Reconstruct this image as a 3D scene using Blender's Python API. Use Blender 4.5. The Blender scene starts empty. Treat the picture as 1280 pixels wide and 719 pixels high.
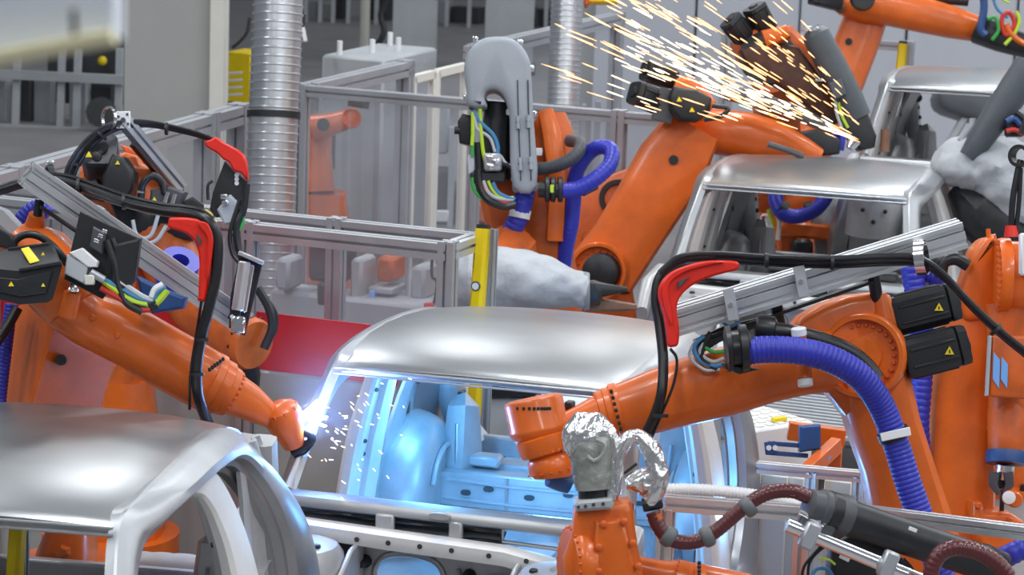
import bpy, bmesh, math, random
from mathutils import Vector, Matrix
random.seed(7)
SC = bpy.context.scene
COL = SC.collection
V = Vector
# ---------------------------------------------------------------- camera
CAMH, F = 4.2, 3500.0
PITCH, ROLL = math.radians(11.0), math.radians(2.0)
_r0, _u0 = V((1, 0, 0)), V((0, math.sin(PITCH), math.cos(PITCH)))
FWD = V((0, math.cos(PITCH), -math.sin(PITCH)))
RGT = _r0 * math.cos(ROLL) + _u0 * math.sin(ROLL)
UPV = _u0 * math.cos(ROLL) - _r0 * math.sin(ROLL)
CAM = V((0, 0, CAMH))
cd = bpy.data.cameras.new('camera')
cd.sensor_width = 36.0
cd.lens = F / 1280 * 36
cd.clip_start, cd.clip_end = 0.1, 300
cd.dof.use_dof = True
cd.dof.focus_distance = 10.6
cd.dof.aperture_fstop = 6.3
cam = bpy.data.objects.new('camera', cd)
COL.objects.link(cam)
cam.matrix_world = Matrix(((RGT.x, UPV.x, -FWD.x, CAM.x), (RGT.y, UPV.y, -FWD.y, CAM.y), (RGT.z, UPV.z, -FWD.z, CAM.z), (0, 0, 0, 1)))
SC.camera = cam
# ---------------------------------------------------------------- hall light and exposure
wd = bpy.data.worlds.new('hall')
SC.world = wd
wd.use_nodes = True
wd.node_tree.nodes['Background'].inputs[0].default_value = (0.80, 0.87, 1.0, 1)
wd.node_tree.nodes['Background'].inputs[1].default_value = 0.21
SC.view_settings.view_transform = 'Standard'
SC.view_settings.look = 'None'
SC.view_settings.exposure = 0.0
SC.view_settings.gamma = 1.0
SC.view_settings.use_curve_mapping = False
YAW = math.radians(21)
AX = V((math.cos(YAW), -math.sin(YAW), 0))      # across the line
AY = V((math.sin(YAW), math.cos(YAW), 0))       # along the line, away from the viewer
UP = V((0, 0, 1))
LAMP_W = 135
for i in range(-2, 3):
    for j in range(0, 7):
        ld = bpy.data.lights.new('ceiling_lamp', 'AREA')
        ld.shape = 'RECTANGLE'
        ld.size, ld.size_y = 0.5, 2.4
        ld.energy = LAMP_W
        ld.color = (0.93, 0.97, 1.0)
        lo = bpy.data.objects.new('ceiling_lamp', ld)
        COL.objects.link(lo)
        p = V((0.3, 0, 0)) + AX * (i * 5.0) + AY * (2.5 + j * 5.2)
        lo.location = (p.x, p.y, 7.6)
        lo.rotation_euler = (0, 0, -YAW)

# ---------------------------------------------------------------- helpers
def W(x, y, d):
    return CAM + (FWD + RGT * ((x - 640) / F) - UPV * ((y - 359.5) / F)) * d
def Wz(x, y, z):
    v = FWD + RGT * ((x - 640) / F) - UPV * ((y - 359.5) / F)
    return CAM + v * ((z - CAMH) / v.z)
def px(d, n=1.0):
    return n * d / F
def PP(pts, d=None):
    return [W(p[0], p[1], p[2] if len(p) > 2 else d) for p in pts]
def smooth(pts, n=6, closed=False):
    pts = [V(p) for p in pts]
    out, m = [], len(pts)
    rng = range(m) if closed else range(m - 1)
    for i in rng:
        if closed:
            a, b, c, d = pts[(i - 1) % m], pts[i], pts[(i + 1) % m], pts[(i + 2) % m]
        else:
            b, c = pts[i], pts[i + 1]
            a = pts[i - 1] if i else b * 2 - c
            d = pts[i + 2] if i + 2 < m else c * 2 - b
        for k in range(n):
            t = k / n
            out.append(0.5 * ((2 * b) + (c - a) * t + (2 * a - 5 * b + 4 * c - d) * t * t + (3 * b - a - 3 * c + d) * t ** 3))
    if not closed:
        out.append(pts[-1].copy())
    return out
def even(pts, step):
    L = [0.0]
    for a, b in zip(pts, pts[1:]):
        L.append(L[-1] + (b - a).length)
    n = max(2, int(L[-1] / step))
    out, j = [], 0
    for i in range(n + 1):
        s = L[-1] * i / n
        while j < len(pts) - 2 and L[j + 1] < s:
            j += 1
        t = (s - L[j]) / max(1e-9, L[j + 1] - L[j])
        out.append(pts[j].lerp(pts[j + 1], min(1, max(0, t))))
    return out
def basis(d, ref=None):
    d = d.normalized()
    ref = ref if ref is not None else (UP if abs(d.z) < 0.9 else V((0, 1, 0)))
    a = ref - d * ref.dot(d)
    if a.length < 1e-5:
        a = d.orthogonal()
    a.normalize()
    return d, a, d.cross(a).normalized()
class MB:
    def __init__(s):
        s.v, s.f = [], []
    def add(s, vs, fs):
        o = len(s.v)
        s.v.extend(vs)
        s.f.extend(tuple(i + o for i in f) for f in fs)
        return s
    def loft(s, rings, closed=True, caps=(1, 1)):
        n, vs, fs = len(rings[0]), [], []
        for r in rings:
            vs.extend(r)
        m = n if closed else n - 1
        for i in range(len(rings) - 1):
            for j in range(m):
                k = (j + 1) % n
                fs.append((i * n + j, i * n + k, (i + 1) * n + k, (i + 1) * n + j))
        if caps[0]:
            fs.append(tuple(range(n - 1, -1, -1)))
        if caps[1]:
            fs.append(tuple((len(rings) - 1) * n + j for j in range(n)))
        return s.add(vs, fs)
    def box(s, c, size, axes=None, bev=0.004):
        X, Y, Z = axes or (AX, AY, UP)
        hx, hy, hz = (k / 2 for k in size)
        b = min(bev, hx * .45, hy * .45, hz * .45)
        vs, ix = [], {}
        for sx in (-1, 1):
            for sy in (-1, 1):
                for sz in (-1, 1):
                    for k, q in enumerate(((hx, hy - b, hz - b), (hx - b, hy, hz - b), (hx - b, hy - b, hz))):
                        ix[sx, sy, sz, k] = len(vs)
                        vs.append(c + X * (sx * q[0]) + Y * (sy * q[1]) + Z * (sz * q[2]))
        fs = []
        for q in (-1, 1):
            fs.append([ix[q, a, e, 0] for a, e in ((-1, -1), (1, -1), (1, 1), (-1, 1))])
            fs.append([ix[a, q, e, 1] for a, e in ((-1, -1), (1, -1), (1, 1), (-1, 1))])
            fs.append([ix[a, e, q, 2] for a, e in ((-1, -1), (1, -1), (1, 1), (-1, 1))])
            for r in (-1, 1):
                fs.append([ix[q, r, -1, 0], ix[q, r, 1, 0], ix[q, r, 1, 1], ix[q, r, -1, 1]])
                fs.append([ix[q, -1, r, 0], ix[q, 1, r, 0], ix[q, 1, r, 2], ix[q, -1, r, 2]])
                fs.append([ix[-1, q, r, 1], ix[1, q, r, 1], ix[1, q, r, 2], ix[-1, q, r, 2]])
                for t in (-1, 1):
                    fs.append([ix[q, r, t, 0], ix[q, r, t, 1], ix[q, r, t, 2]])
        return s.add(vs, fs)
    def bar(s, a, b, w, h=None, ref=None, bev=0.003):
        d, u, v = basis(b - a, ref)
        return s.box((a + b) / 2, ((b - a).length, h or w, w), (d, u, v), bev)
    def lathe(s, p, d, prof, n=20, caps=(1, 1)):
        d, a, b = basis(d)
        rings = []
        for t, r in prof:
            rings.append([p + d * t + (a * math.cos(q * math.tau / n) + b * math.sin(q * math.tau / n)) * max(r, 1e-4) for q in range(n)])
        return s.loft(rings, True, caps)
    def cyl(s, a, b, r, r2=None, n=16, bev=0.0):
        r2 = r if r2 is None else r2
        L = (b - a).length
        if bev:
            pr = [(0, r - bev), (bev, r), (L - bev, r2), (L, r2 - bev)]
        else:
            pr = [(0, r), (L, r2)]
        return s.lathe(a, b - a, pr, n)
    def tube(s, pts, r, n=10, caps=(1, 1), rib=0.0):
        pts = [V(p) for p in pts]
        m = len(pts)
        T = [(pts[min(i + 1, m - 1)] - pts[max(i - 1, 0)]).normalized() for i in range(m)]
        _, a, b = basis(T[0])
        rings = []
        for i in range(m):
            a = (a - T[i] * a.dot(T[i])).normalized()
            b = T[i].cross(a)
            rr = (r[i] if isinstance(r, (list, tuple)) else r)
            if rib:
                rr *= (1, 1 + rib * .8, 1 + rib, 1 + rib * .8)[i % 4] if True else 1
            rings.append([pts[i] + (a * math.cos(q * math.tau / n) + b * math.sin(q * math.tau / n)) * rr for q in range(n)])
        return s.loft(rings, True, caps)
    def limb(s, secs, ref, n=20, p=3.0, caps=(1, 1)):
        # secs: (centre, half height, half width); height is measured across the path and across ref, width along ref
        rings, m = [], len(secs)
        for i in range(m):
            T = (secs[min(i + 1, m - 1)][0] - secs[max(i - 1, 0)][0]).normalized()
            w = (ref - T * ref.dot(T)).normalized()
            h = T.cross(w).normalized()
            c, hh, hw = secs[i][:3]
            ring = []
            for q in range(n):
                t = q * math.tau / n
                ct, st = math.cos(t), math.sin(t)
                k = (abs(ct) ** p + abs(st) ** p) ** (-1 / p)
                ring.append(c + h * (hh * ct * k) + w * (hw * st * k))
            rings.append(ring)
        return s.loft(rings, True, caps)
    def prism(s, pts, d, bev=0.01):
        # closed outline extruded by the vector d with chamfered rims
        pts = [V(p) for p in pts]
        m = len(pts)
        dn = d.normalized()
        area = V((0, 0, 0))
        for i in range(m):
            area += pts[i].cross(pts[(i + 1) % m])
        sg = 1 if area.dot(dn) > 0 else -1
        nk = []
        for i in range(m):
            e0 = (pts[i] - pts[i - 1]).normalized()
            e1 = (pts[(i + 1) % m] - pts[i]).normalized()
            n0, n1 = dn.cross(e0) * sg, dn.cross(e1) * sg
            k = n0 + n1
            k = k / max(0.5, k.length_squared) * 2 if k.length > 1e-6 else n0
            nk.append(k)
        L = d.length
        b = min(bev, L * .4)
        st = (0, 30, 60, 90) if bev >= .012 else (0, 90)
        lo = [[p + k * (bev * (1 - math.sin(math.radians(a)))) + dn * (b * (1 - math.cos(math.radians(a)))) for p, k in zip(pts, nk)] for a in st]
        hi = [[p + k * (bev * (1 - math.sin(math.radians(a)))) + dn * (L - b * (1 - math.cos(math.radians(a)))) for p, k in zip(pts, nk)] for a in reversed(st)]
        return s.loft(lo + hi, True)
    def sheet(s, rows, off):
        return s.loft([list(r) + [p + off for p in reversed(r)] for r in rows], True)
    def holed(s, outer, inner, d):
        # two outlines with the same number of points, bridged and thickened by d
        return s.loft([outer, inner, [p + d for p in inner], [p + d for p in outer], outer], True, (0, 0))
    def bolts(s, c, axis, R, r, n, h=0.012, a0=0.0, a1=math.tau, ref=None):
        d, a, b = basis(axis, ref)
        for i in range(n):
            t = a0 + (a1 - a0) * i / n
            q = c + (a * math.cos(t) + b * math.sin(t)) * R
            s.lathe(q, d, [(0, r), (h * .7, r), (h, r * .7)], 6)
        return s
    def sphere(s, c, r, n=12, m=8, axes=None, sc=(1, 1, 1)):
        X, Y, Z = axes or (AX, AY, UP)
        rings = []
        for i in range(m + 1):
            t = math.pi * i / m
            rr = max(1e-4, math.sin(t))
            rings.append([c + (X * (sc[0] * rr * math.cos(q * math.tau / n)) + Y * (sc[1] * rr * math.sin(q * math.tau / n)) + Z * (sc[2] * math.cos(t))) * r for q in range(n)])
        return s.loft(rings)
def build(name, mb, mat, parent=None, label=None, kind=None, off=None, sharp=38):
    me = bpy.data.meshes.new(name)
    off = off or V((0, 0, 0))
    me.from_pydata([tuple(V(v) - off) for v in mb.v], [], mb.f)
    bm = bmesh.new()
    bm.from_mesh(me)
    bmesh.ops.recalc_face_normals(bm, faces=bm.faces)
    bm.to_mesh(me)
    bm.free()
    me.materials.append(mat)
    me.shade_smooth()
    me.set_sharp_from_angle(angle=math.radians(sharp))
    o = bpy.data.objects.new(name, me)
    COL.objects.link(o)
    if parent is not None:
        o.parent = parent
    if label:
        o['label'] = label
    if kind:
        o['kind'] = kind
    return o
class Thing:
    def __init__(s, name, label, cat, loc=None, group=None):
        s.loc = V(loc) if loc is not None else V((0, 0, 0))
        s.e = bpy.data.objects.new(name, None)
        s.e.empty_display_size = 0.1
        COL.objects.link(s.e)
        s.e.location = s.loc
        s.e['label'], s.e['category'] = label, cat
        if group:
            s.e['group'] = group
    def part(s, name, mb, mat, parent=None, label=None, kind=None, sharp=38):
        return build(name, mb, mat, parent or s.e, label, kind, s.loc, sharp)
def single(name, mb, mat, label, cat, loc, group=None, sharp=38):
    o = build(name, mb, mat, None, label, None, V(loc), sharp)
    o.location = loc
    o['category'] = cat
    if group:
        o['group'] = group
    return o
def struct(name, mb, mat, sharp=38):
    return build(name, mb, mat, None, None, 'structure', None, sharp)

# ---------------------------------------------------------------- materials
def mat(name, col, metal=0.0, rough=0.5, var=0.0, scale=6.0, bump=0.0, emit=None, stretch=None, col2=None, coat=0.0, bscale=None):
    m = bpy.data.materials.new(name)
    m.use_nodes = True
    nt = m.node_tree
    b = nt.nodes['Principled BSDF']
    c = (*col, 1)
    b.inputs['Base Color'].default_value = c
    b.inputs['Metallic'].default_value = metal
    b.inputs['Roughness'].default_value = rough
    if coat:
        b.inputs['Coat Weight'].default_value = coat
        b.inputs['Coat Roughness'].default_value = 0.12
    if emit:
        b.inputs['Emission Color'].default_value = (*emit[0], 1)
        b.inputs['Emission Strength'].default_value = emit[1]
    if var or bump:
        tc = nt.nodes.new('ShaderNodeTexCoord')
        mp = nt.nodes.new('ShaderNodeMapping')
        nt.links.new(tc.outputs['Object'], mp.inputs[0])
        if stretch:
            mp.inputs['Scale'].default_value = stretch
        nz = nt.nodes.new('ShaderNodeTexNoise')
        nz.inputs['Scale'].default_value = scale
        nz.inputs['Detail'].default_value = 5
        nz.inputs['Roughness'].default_value = 0.6
        nt.links.new(mp.outputs[0], nz.inputs['Vector'])
        if var:
            rp = nt.nodes.new('ShaderNodeValToRGB')
            d = col2 or tuple(max(0, k * (1 - var)) for k in col)
            rp.color_ramp.elements[0].color = (*d, 1)
            rp.color_ramp.elements[1].color = c
            rp.color_ramp.elements[0].position, rp.color_ramp.elements[1].position = 0.3, 0.62
            nt.links.new(nz.outputs['Fac'], rp.inputs[0])
            nt.links.new(rp.outputs[0], b.inputs['Base Color'])
        if bump:
            n2 = nz
            if bscale:
                n2 = nt.nodes.new('ShaderNodeTexNoise')
                n2.inputs['Scale'].default_value = bscale
                n2.inputs['Detail'].default_value = 4
                nt.links.new(mp.outputs[0], n2.inputs['Vector'])
            bp = nt.nodes.new('ShaderNodeBump')
            bp.inputs['Strength'].default_value = bump
            bp.inputs['Distance'].default_value = 0.02
            nt.links.new(n2.outputs['Fac'], bp.inputs['Height'])
            nt.links.new(bp.outputs[0], b.inputs['Normal'])
    return m
ORANGE = mat('orange_paint', (0.80, 0.145, 0.009), 0, 0.36, 0.22, 5, 0.02, coat=0.25)
ORANGE2 = mat('orange_paint_worn', (0.68, 0.13, 0.018), 0, 0.42, 0.4, 7, 0.03)
ORANGEB = mat('orange_bolt', (0.66, 0.11, 0.012), 0, 0.4)
BLACK = mat('black_plastic', (0.017, 0.018, 0.02), 0, 0.42)
BLACKM = mat('black_metal', (0.03, 0.032, 0.036), 0.3, 0.4, 0.3, 20)
RUBBER = mat('black_rubber_hose', (0.014, 0.014, 0.016), 0, 0.33)
DGREY = mat('dark_grey_plastic', (0.075, 0.08, 0.09), 0, 0.45, 0.2, 15)
SHEET = mat('bare_sheet_steel', (0.44, 0.45, 0.465), 0.85, 0.38, 0.16, 2.2, 0.0, stretch=(1, 2.5, 1))
SHEETK = mat('darker_steel', (0.20, 0.21, 0.22), 0.5, 0.36, 0.2, 8)  # darker grey than the other inner steel, for the cowl plenum
SHEETB = mat('brightened_inner_steel', (0.74, 0.73, 0.71), 0.05, 0.45, 0.08, 8)  # B pillars made paler to stand in for hall light falling on them
SHEETR = mat('bare_roof_steel', (0.42, 0.43, 0.44), 0.9, 0.29, 0.16, 1.6, 0.0, stretch=(1, 2, 1))
SHEETD = mat('galvanised_inner_steel', (0.50, 0.51, 0.52), 0.4, 0.42, 0.18, 8)
ALU = mat('anodised_aluminium', (0.72, 0.73, 0.75), 0.75, 0.38, 0.06, 10)
ALUD = mat('aluminium_frame', (0.50, 0.51, 0.54), 0.6, 0.42, 0.1, 6)
CHROME = mat('chrome', (0.85, 0.85, 0.86), 1.0, 0.16)
BLUE = mat('blue_hose', (0.03, 0.038, 0.44), 0, 0.38, 0.15, 10)
BLUED = mat('dark_blue_plastic', (0.02, 0.07, 0.22), 0, 0.4)
BLUEL = mat('light_blue_label', (0.16, 0.42, 0.85), 0, 0.5)
RED = mat('red_plastic', (0.78, 0.022, 0.009), 0, 0.38, 0.1, 8)
REDP = mat('red_panel_paint', (0.70, 0.012, 0.022), 0, 0.5, 0.1, 3)
YELLOW = mat('yellow_paint', (0.86, 0.62, 0.0), 0, 0.42, 0.08, 8)
YELT = mat('yellow_sticker', (0.95, 0.72, 0.02), 0, 0.5)
WHITE = mat('white_plastic', (0.82, 0.82, 0.82), 0, 0.45)
CREAM = mat('cream_paint', (0.76, 0.74, 0.66), 0, 0.5, 0.05, 5)
HOOD = mat('grey_moulded_cover', (0.36, 0.39, 0.43), 0, 0.42, 0.08, 10)
HOODD = mat('dark_grey_cover', (0.085, 0.097, 0.11), 0, 0.42, 0.15, 10)
CLOTH = mat('grey_white_cloth', (0.52, 0.54, 0.57), 0, 0.85, 0.2, 5, 0.8, bscale=11)
CLOTHG = mat('grey_cloth', (0.34, 0.36, 0.38), 0, 0.85, 0.3, 5, 0.5, bscale=8)
FOIL = mat('silver_foil_cloth', (0.86, 0.86, 0.85), 0.95, 0.2, 0.06, 14, 0.5, bscale=22)
FOILG = mat('grey_coated_foil', (0.40, 0.42, 0.38), 0.35, 0.45, 0.45, 16, 0.4, bscale=30)
BROWN = mat('brown_hose', (0.105, 0.022, 0.024), 0, 0.28)
GREYR = mat('grey_rubber_clip', (0.13, 0.14, 0.145), 0, 0.5)
DUCT = mat('galvanised_duct', (0.66, 0.67, 0.69), 0.9, 0.3, 0.12, 6)
PILLAR = mat('grey_painted_pillar', (0.42, 0.42, 0.40), 0, 0.6, 0.06, 2)
WALLM = mat('pale_wall_panel', (0.50, 0.52, 0.57), 0, 0.55, 0.06, 2)
FLOOR = mat('concrete_floor', (0.30, 0.29, 0.29), 0, 0.5, 0.2, 1.4)
GREYM = mat('grey_machine_paint', (0.42, 0.44, 0.46), 0, 0.5, 0.15, 3)
DARKM = mat('dark_machine', (0.07, 0.075, 0.08), 0.2, 0.5, 0.4, 3)
GREEN = mat('green_wire', (0.04, 0.36, 0.06), 0, 0.4)
LIME = mat('yellow_green_wire', (0.52, 0.72, 0.04), 0, 0.4)
CYAN = mat('blue_wire', (0.06, 0.24, 0.46), 0, 0.4)
GREYW = mat('grey_wire', (0.5, 0.52, 0.55), 0, 0.4)
REDW = mat('red_wire', (0.6, 0.03, 0.02), 0, 0.4)
SKINR = mat('tooling_brown', (0.25, 0.13, 0.08), 0.2, 0.5, 0.3, 8)
SPARK = mat('hot_spark', (1, 0.7, 0.35), emit=((1.0, 0.50, 0.20), 4.0))
SPARKW = mat('white_hot_spark', (1, 0.9, 0.7), emit=((1.0, 0.78, 0.48), 6.0))
ARC = mat('welding_arc', (0.8, 0.9, 1), emit=((0.55, 0.72, 1.0), 160.0))
def pane_mat(name, haze, tint, gloss=0.10):
    m = bpy.data.materials.new(name)
    m.use_nodes = True
    nt = m.node_tree
    nt.nodes.clear()
    out = nt.nodes.new('ShaderNodeOutputMaterial')
    tr = nt.nodes.new('ShaderNodeBsdfTransparent')
    df = nt.nodes.new('ShaderNodeBsdfDiffuse')
    gl = nt.nodes.new('ShaderNodeBsdfGlossy')
    tr.inputs[0].default_value = (*tint, 1)
    df.inputs[0].default_value = (0.62, 0.64, 0.70, 1)
    gl.inputs['Roughness'].default_value = 0.12
    tc = nt.nodes.new('ShaderNodeTexCoord')
    nz = nt.nodes.new('ShaderNodeTexNoise')
    nz.inputs['Scale'].default_value = 1.6
    nt.links.new(tc.outputs['Object'], nz.inputs['Vector'])
    mr = nt.nodes.new('ShaderNodeMapRange')
    mr.inputs[3].default_value, mr.inputs[4].default_value = haze * .6, haze * 1.4
    nt.links.new(nz.outputs['Fac'], mr.inputs[0])
    m1, m2 = nt.nodes.new('ShaderNodeMixShader'), nt.nodes.new('ShaderNodeMixShader')
    nt.links.new(mr.outputs[0], m1.inputs[0])
    nt.links.new(tr.outputs[0], m1.inputs[1])
    nt.links.new(df.outputs[0], m1.inputs[2])
    m2.inputs[0].default_value = gloss
    nt.links.new(m1.outputs[0], m2.inputs[1])
    nt.links.new(gl.outputs[0], m2.inputs[2])
    nt.links.new(m2.outputs[0], out.inputs[0])
    return m
PLEXI = pane_mat('hazy_polycarbonate', 0.07, (0.97, 0.975, 0.985), 0.035)

# ---------------------------------------------------------------- shared builders
def extrusion(a, b, w, h, ref, slots=(1, 1), g=0.014, dp=0.02):
    # slotted aluminium profile from a to b; h along ref, w across
    d, u, v = basis(b - a, ref)
    hw, hh = w / 2, h / 2
    poly = []
    def side(p0, p1, inw, n):
        L = (p1[0] - p0[0], p1[1] - p0[1])
        ln = math.hypot(*L)
        e = (L[0] / ln, L[1] / ln)
        poly.append(p0)
        for k in range(n):
            c = ln * (k + .5) / n
            for q, dd in ((c - g / 2, 0), (c - g / 2, dp), (c + g / 2, dp), (c + g / 2, 0)):
                poly.append((p0[0] + e[0] * q + inw[0] * dd, p0[1] + e[1] * q + inw[1] * dd))
    side((-hw, -hh), (hw, -hh), (0, 1), slots[0])
    side((hw, -hh), (hw, hh), (-1, 0), slots[1])
    side((hw, hh), (-hw, hh), (0, -1), slots[0])
    side((-hw, hh), (-hw, -hh), (1, 0), slots[1])
    return MB().loft([[a + v * x + u * y for x, y in poly], [b + v * x + u * y for x, y in poly]])
def hose(pts, r, rib=0.0, n=12, step=None):
    p = smooth(pts, 10)
    if rib:
        p = even(p, step or r * .16)
    return MB().tube(p, r, n, (1, 1), rib)
def triangle(c, nrm, s, ref=UP):
    d, a, b = basis(nrm, ref)
    pts = [c + (a * math.cos(t) + b * math.sin(t)) * s for t in (0, math.tau / 3, 2 * math.tau / 3)]
    return MB().prism(pts, d * 0.003, 0.001)
# ================================================================ the hall
fl = MB()
fl.add([V((-60, -5, 0)), V((70, -5, 0)), V((70, 90, 0)), V((-60, 90, 0))], [(0, 1, 2, 3)])
struct('floor', fl, FLOOR)
# pale back wall of upright sheets, parallel to the line's cross direction
def across(p, s, t=0, z=0):
    return p + AX * s + AY * t + UP * z
b0 = Wz(742, 232, 0.0)
wall = struct('wall_back', MB().box(b0 + AX * 6.0 + AY * .35 + UP * 2.6, (13.0, .1, 5.2)), PILLAR)
for k in range(12):
    m = MB().box(b0 + AX * (k * 1.02 + .45) + AY * (.02 * (k % 2)) + UP * 2.5, (1.0, .06, 5.0), bev=.012)
    o = build('wall_panel', m, WALLM, wall)
struct('wall_far', MB().box(V((4, 62, 3)), (70, .4, 8), (V((1, 0, 0)), V((0, 1, 0)), UP)), GREYM)

# ---------------------------------------------------------------- fences
def fence(name, label, a, b, posts, top=2.0, rail=.05, post=.06, red=None, mid=None, low=.15, seams=None, profile=True, group=None, panes=True):
    T = Thing(name, label, 'fence', V((a.x, a.y, 0)), group or 'safety fences round the cells')
    d = (b - a).normalized()
    L = (b - a).length
    nrm = d.cross(UP)
    ra, rb = V((a.x, a.y, top - rail / 2)), V((b.x, b.y, top - rail / 2))
    T.part('top_rail', extrusion(ra, rb, rail * 1.1, rail, UP), ALUD)
    T.part('bottom_rail', extrusion(ra - UP * (top - low), rb - UP * (top - low), rail * 1.1, rail, UP), ALUD)
    for z in (mid or []):
        T.part('mid_rail', extrusion(V((a.x, a.y, z)), V((b.x, b.y, z)), rail, rail * .8, UP), ALUD)
    for t in posts:
        p = a.lerp(b, t)
        p = V((p.x, p.y, 0)) + nrm * .005
        po = T.part('post', extrusion(p, p + UP * (top + .01), post, post, nrm), ALUD)
        T.part('foot_plate', MB().box(p + UP * .006, (.14, .14, .012), (d, nrm, UP)), ALUD, po)
    ps = sorted(set([0] + list(posts) + [1] + list(seams or [])))
    if panes:
        for t0, t1 in zip(ps, ps[1:]):
            if (t1 - t0) * L < .1:
                continue
            p0, p1 = a + d * (L * t0 + post * .5), a + d * (L * t1 - post * .5)
            zb = low + .03 if not red else red[1]
            m = MB().box(V(((p0.x + p1.x) / 2, (p0.y + p1.y) / 2, (zb + top - rail) / 2)), ((p1 - p0).length, .006, top - rail - zb), (d, nrm, UP), .001)
            T.part('pane', m, PLEXI)
            if red:
                m = MB().box(V(((p0.x + p1.x) / 2, (p0.y + p1.y) / 2, (red[0] + red[1]) / 2)) - nrm * .012, ((p1 - p0).length, .008, red[1] - red[0]), (d, nrm, UP), .002)
                T.part('red_panel', m, REDP, label='red kick panel')
                m = MB().box(V(((p0.x + p1.x) / 2, (p0.y + p1.y) / 2, (red[0] + low) / 2)), ((p1 - p0).length, .012, red[0] - low - .02), (d, nrm, UP), .002)
                T.part('lower_panel', m, PILLAR)
    return T
def zof(p, x, y):     # height above ground of the pixel at the distance of p
    dd = (p - CAM).dot(FWD)
    return W(x, y, dd).z
f1b = Wz(561, 304, 2.0)
f1a = f1b - AX * 4.6
rt, rb_ = zof(f1b - AX * .9, 400, 398), zof(f1b - AX * .9, 400, 474)
fence('safety_fence', 'front safety fence with a red kick panel behind the welding arc', f1a, f1b, [(4.6 - s) / 4.6 for s in (3.9, 3.1, 2.35, .99, .0)], red=(rb_, rt), rail=.075, post=.075)
g1b = Wz(596, 292, 2.0)
g1a = g1b - AX * 3.6
fence('safety_fence', 'rear safety fence of clear panes just behind the red kick panel', g1a, g1b, [(3.6 - s) / 3.6 for s in (2.2, .70)], rail=.07, post=.075)
e = MB()
T = Thing('fence_return_rail', 'short aluminium rail joining both fences beside the yellow light curtain', 'rail', V((f1b.x, f1b.y, 0)))
T.part('rail', extrusion(f1b + UP * -.035, g1b + UP * -.035, .075, .07, UP), ALU)
f2b = Wz(1050, 156, 2.0)
f2a = Wz(378, 106, 2.0)
d2 = f2a + AX * 3.0
fence('safety_fence', 'long clear safety fence crossing behind the grey hooded robot', f2a, d2, [0, .72, .985], rail=.07, post=.085, seams=[.13, .42])
fence('safety_fence', 'receding clear safety fence between the spiral duct and the cream door', f2a + AY * .12, f2a + AY * 1.7, [.97], rail=.10, post=.10, seams=[.35, .68])
fence('safety_fence', 'receding clear safety fence beyond the cream door, behind the grey hood', f2a + AY * 2.85, f2a + AY * 6.2, [.03, .62, .98], rail=.10, post=.10, seams=[.3])
# cream framed door leaves in that fence
for q, (s0, s1) in enumerate(((1.79, 2.16), (2.22, 2.76))):
    a, b = f2a + AY * s0, f2a + AY * s1
    T = Thing('fence_door', ('nearer' if q == 0 else 'farther') + ' cream framed door leaf in the receding clear fence', 'door', V((a.x, a.y, 0)), 'cream fence doors')
    for p in (a, b):
        T.part('stile', MB().box(V((p.x, p.y, .98)), (.05, .06, 1.8)), CREAM)
    T.part('top_frame', MB().bar(V((a.x, a.y, 1.86)), V((b.x, b.y, 1.86)), .05, .06), CREAM)
    T.part('bottom_frame', MB().bar(V((a.x, a.y, .12)), V((b.x, b.y, .12)), .05, .06), CREAM)
    T.part('pane', MB().box(V(((a.x + b.x) / 2, (a.y + b.y) / 2, .98)), (.005, (b - a).length - .06, 1.66)), PLEXI)
l3a, l3b = Wz(-30, 222, 2.0), Wz(303, 130, 2.0)
fence('safety_fence', 'grey safety fence rising to the right behind the two left robots', l3a, l3b, [.12, .84, .985], rail=.11, post=.12, seams=[.33, .5, .66])
b3 = Wz(1135, 53, 2.0)
fence('safety_fence', 'far pale fence rail behind the upper right robots', b3 - AX * 1.5, b3 + AX * .05, [.02, .97], rail=.07, post=.09, panes=False)
# low rail in the right foreground
r0, r1 = W(1045, 636, 9.6), W(1330, 672, 9.2)
T = Thing('barrier_rail', 'long aluminium barrier rail crossing in front of the right robots', 'rail', V((r0.x, r0.y, 0)), 'barrier rails')
T.part('rail', extrusion(r0, r1, .045, .045, UP), ALU)
for t in (.02, .98):
    p = r0.lerp(r1, t)
    T.part('post', extrusion(V((p.x, p.y, 0)), p - UP * .02, .045, .045, AX), ALU)
q0, q1 = W(830, 628, 9.45), W(1010, 642, 9.45)
T = Thing('barrier_rail', 'short aluminium rail below the white ribbed hose', 'rail', V((q0.x, q0.y, 0)), 'barrier rails')
T.part('rail', extrusion(q0, q1, .05, .05, UP), ALU)
for t in (.02, .97):
    p = q0.lerp(q1, t)
    T.part('post', extrusion(V((p.x, p.y, 0)), p - UP * .02, .05, .05, AX), ALU)
single('ribbed_hose', hose(PP([(826, 612), (870, 612), (920, 616), (960, 622), (1000, 632)], 9.75), px(9.75, 7), .12, 10), WHITE, 'white ribbed hose lying along the aluminium rail', 'hose', W(826, 612, 9.75))
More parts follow.
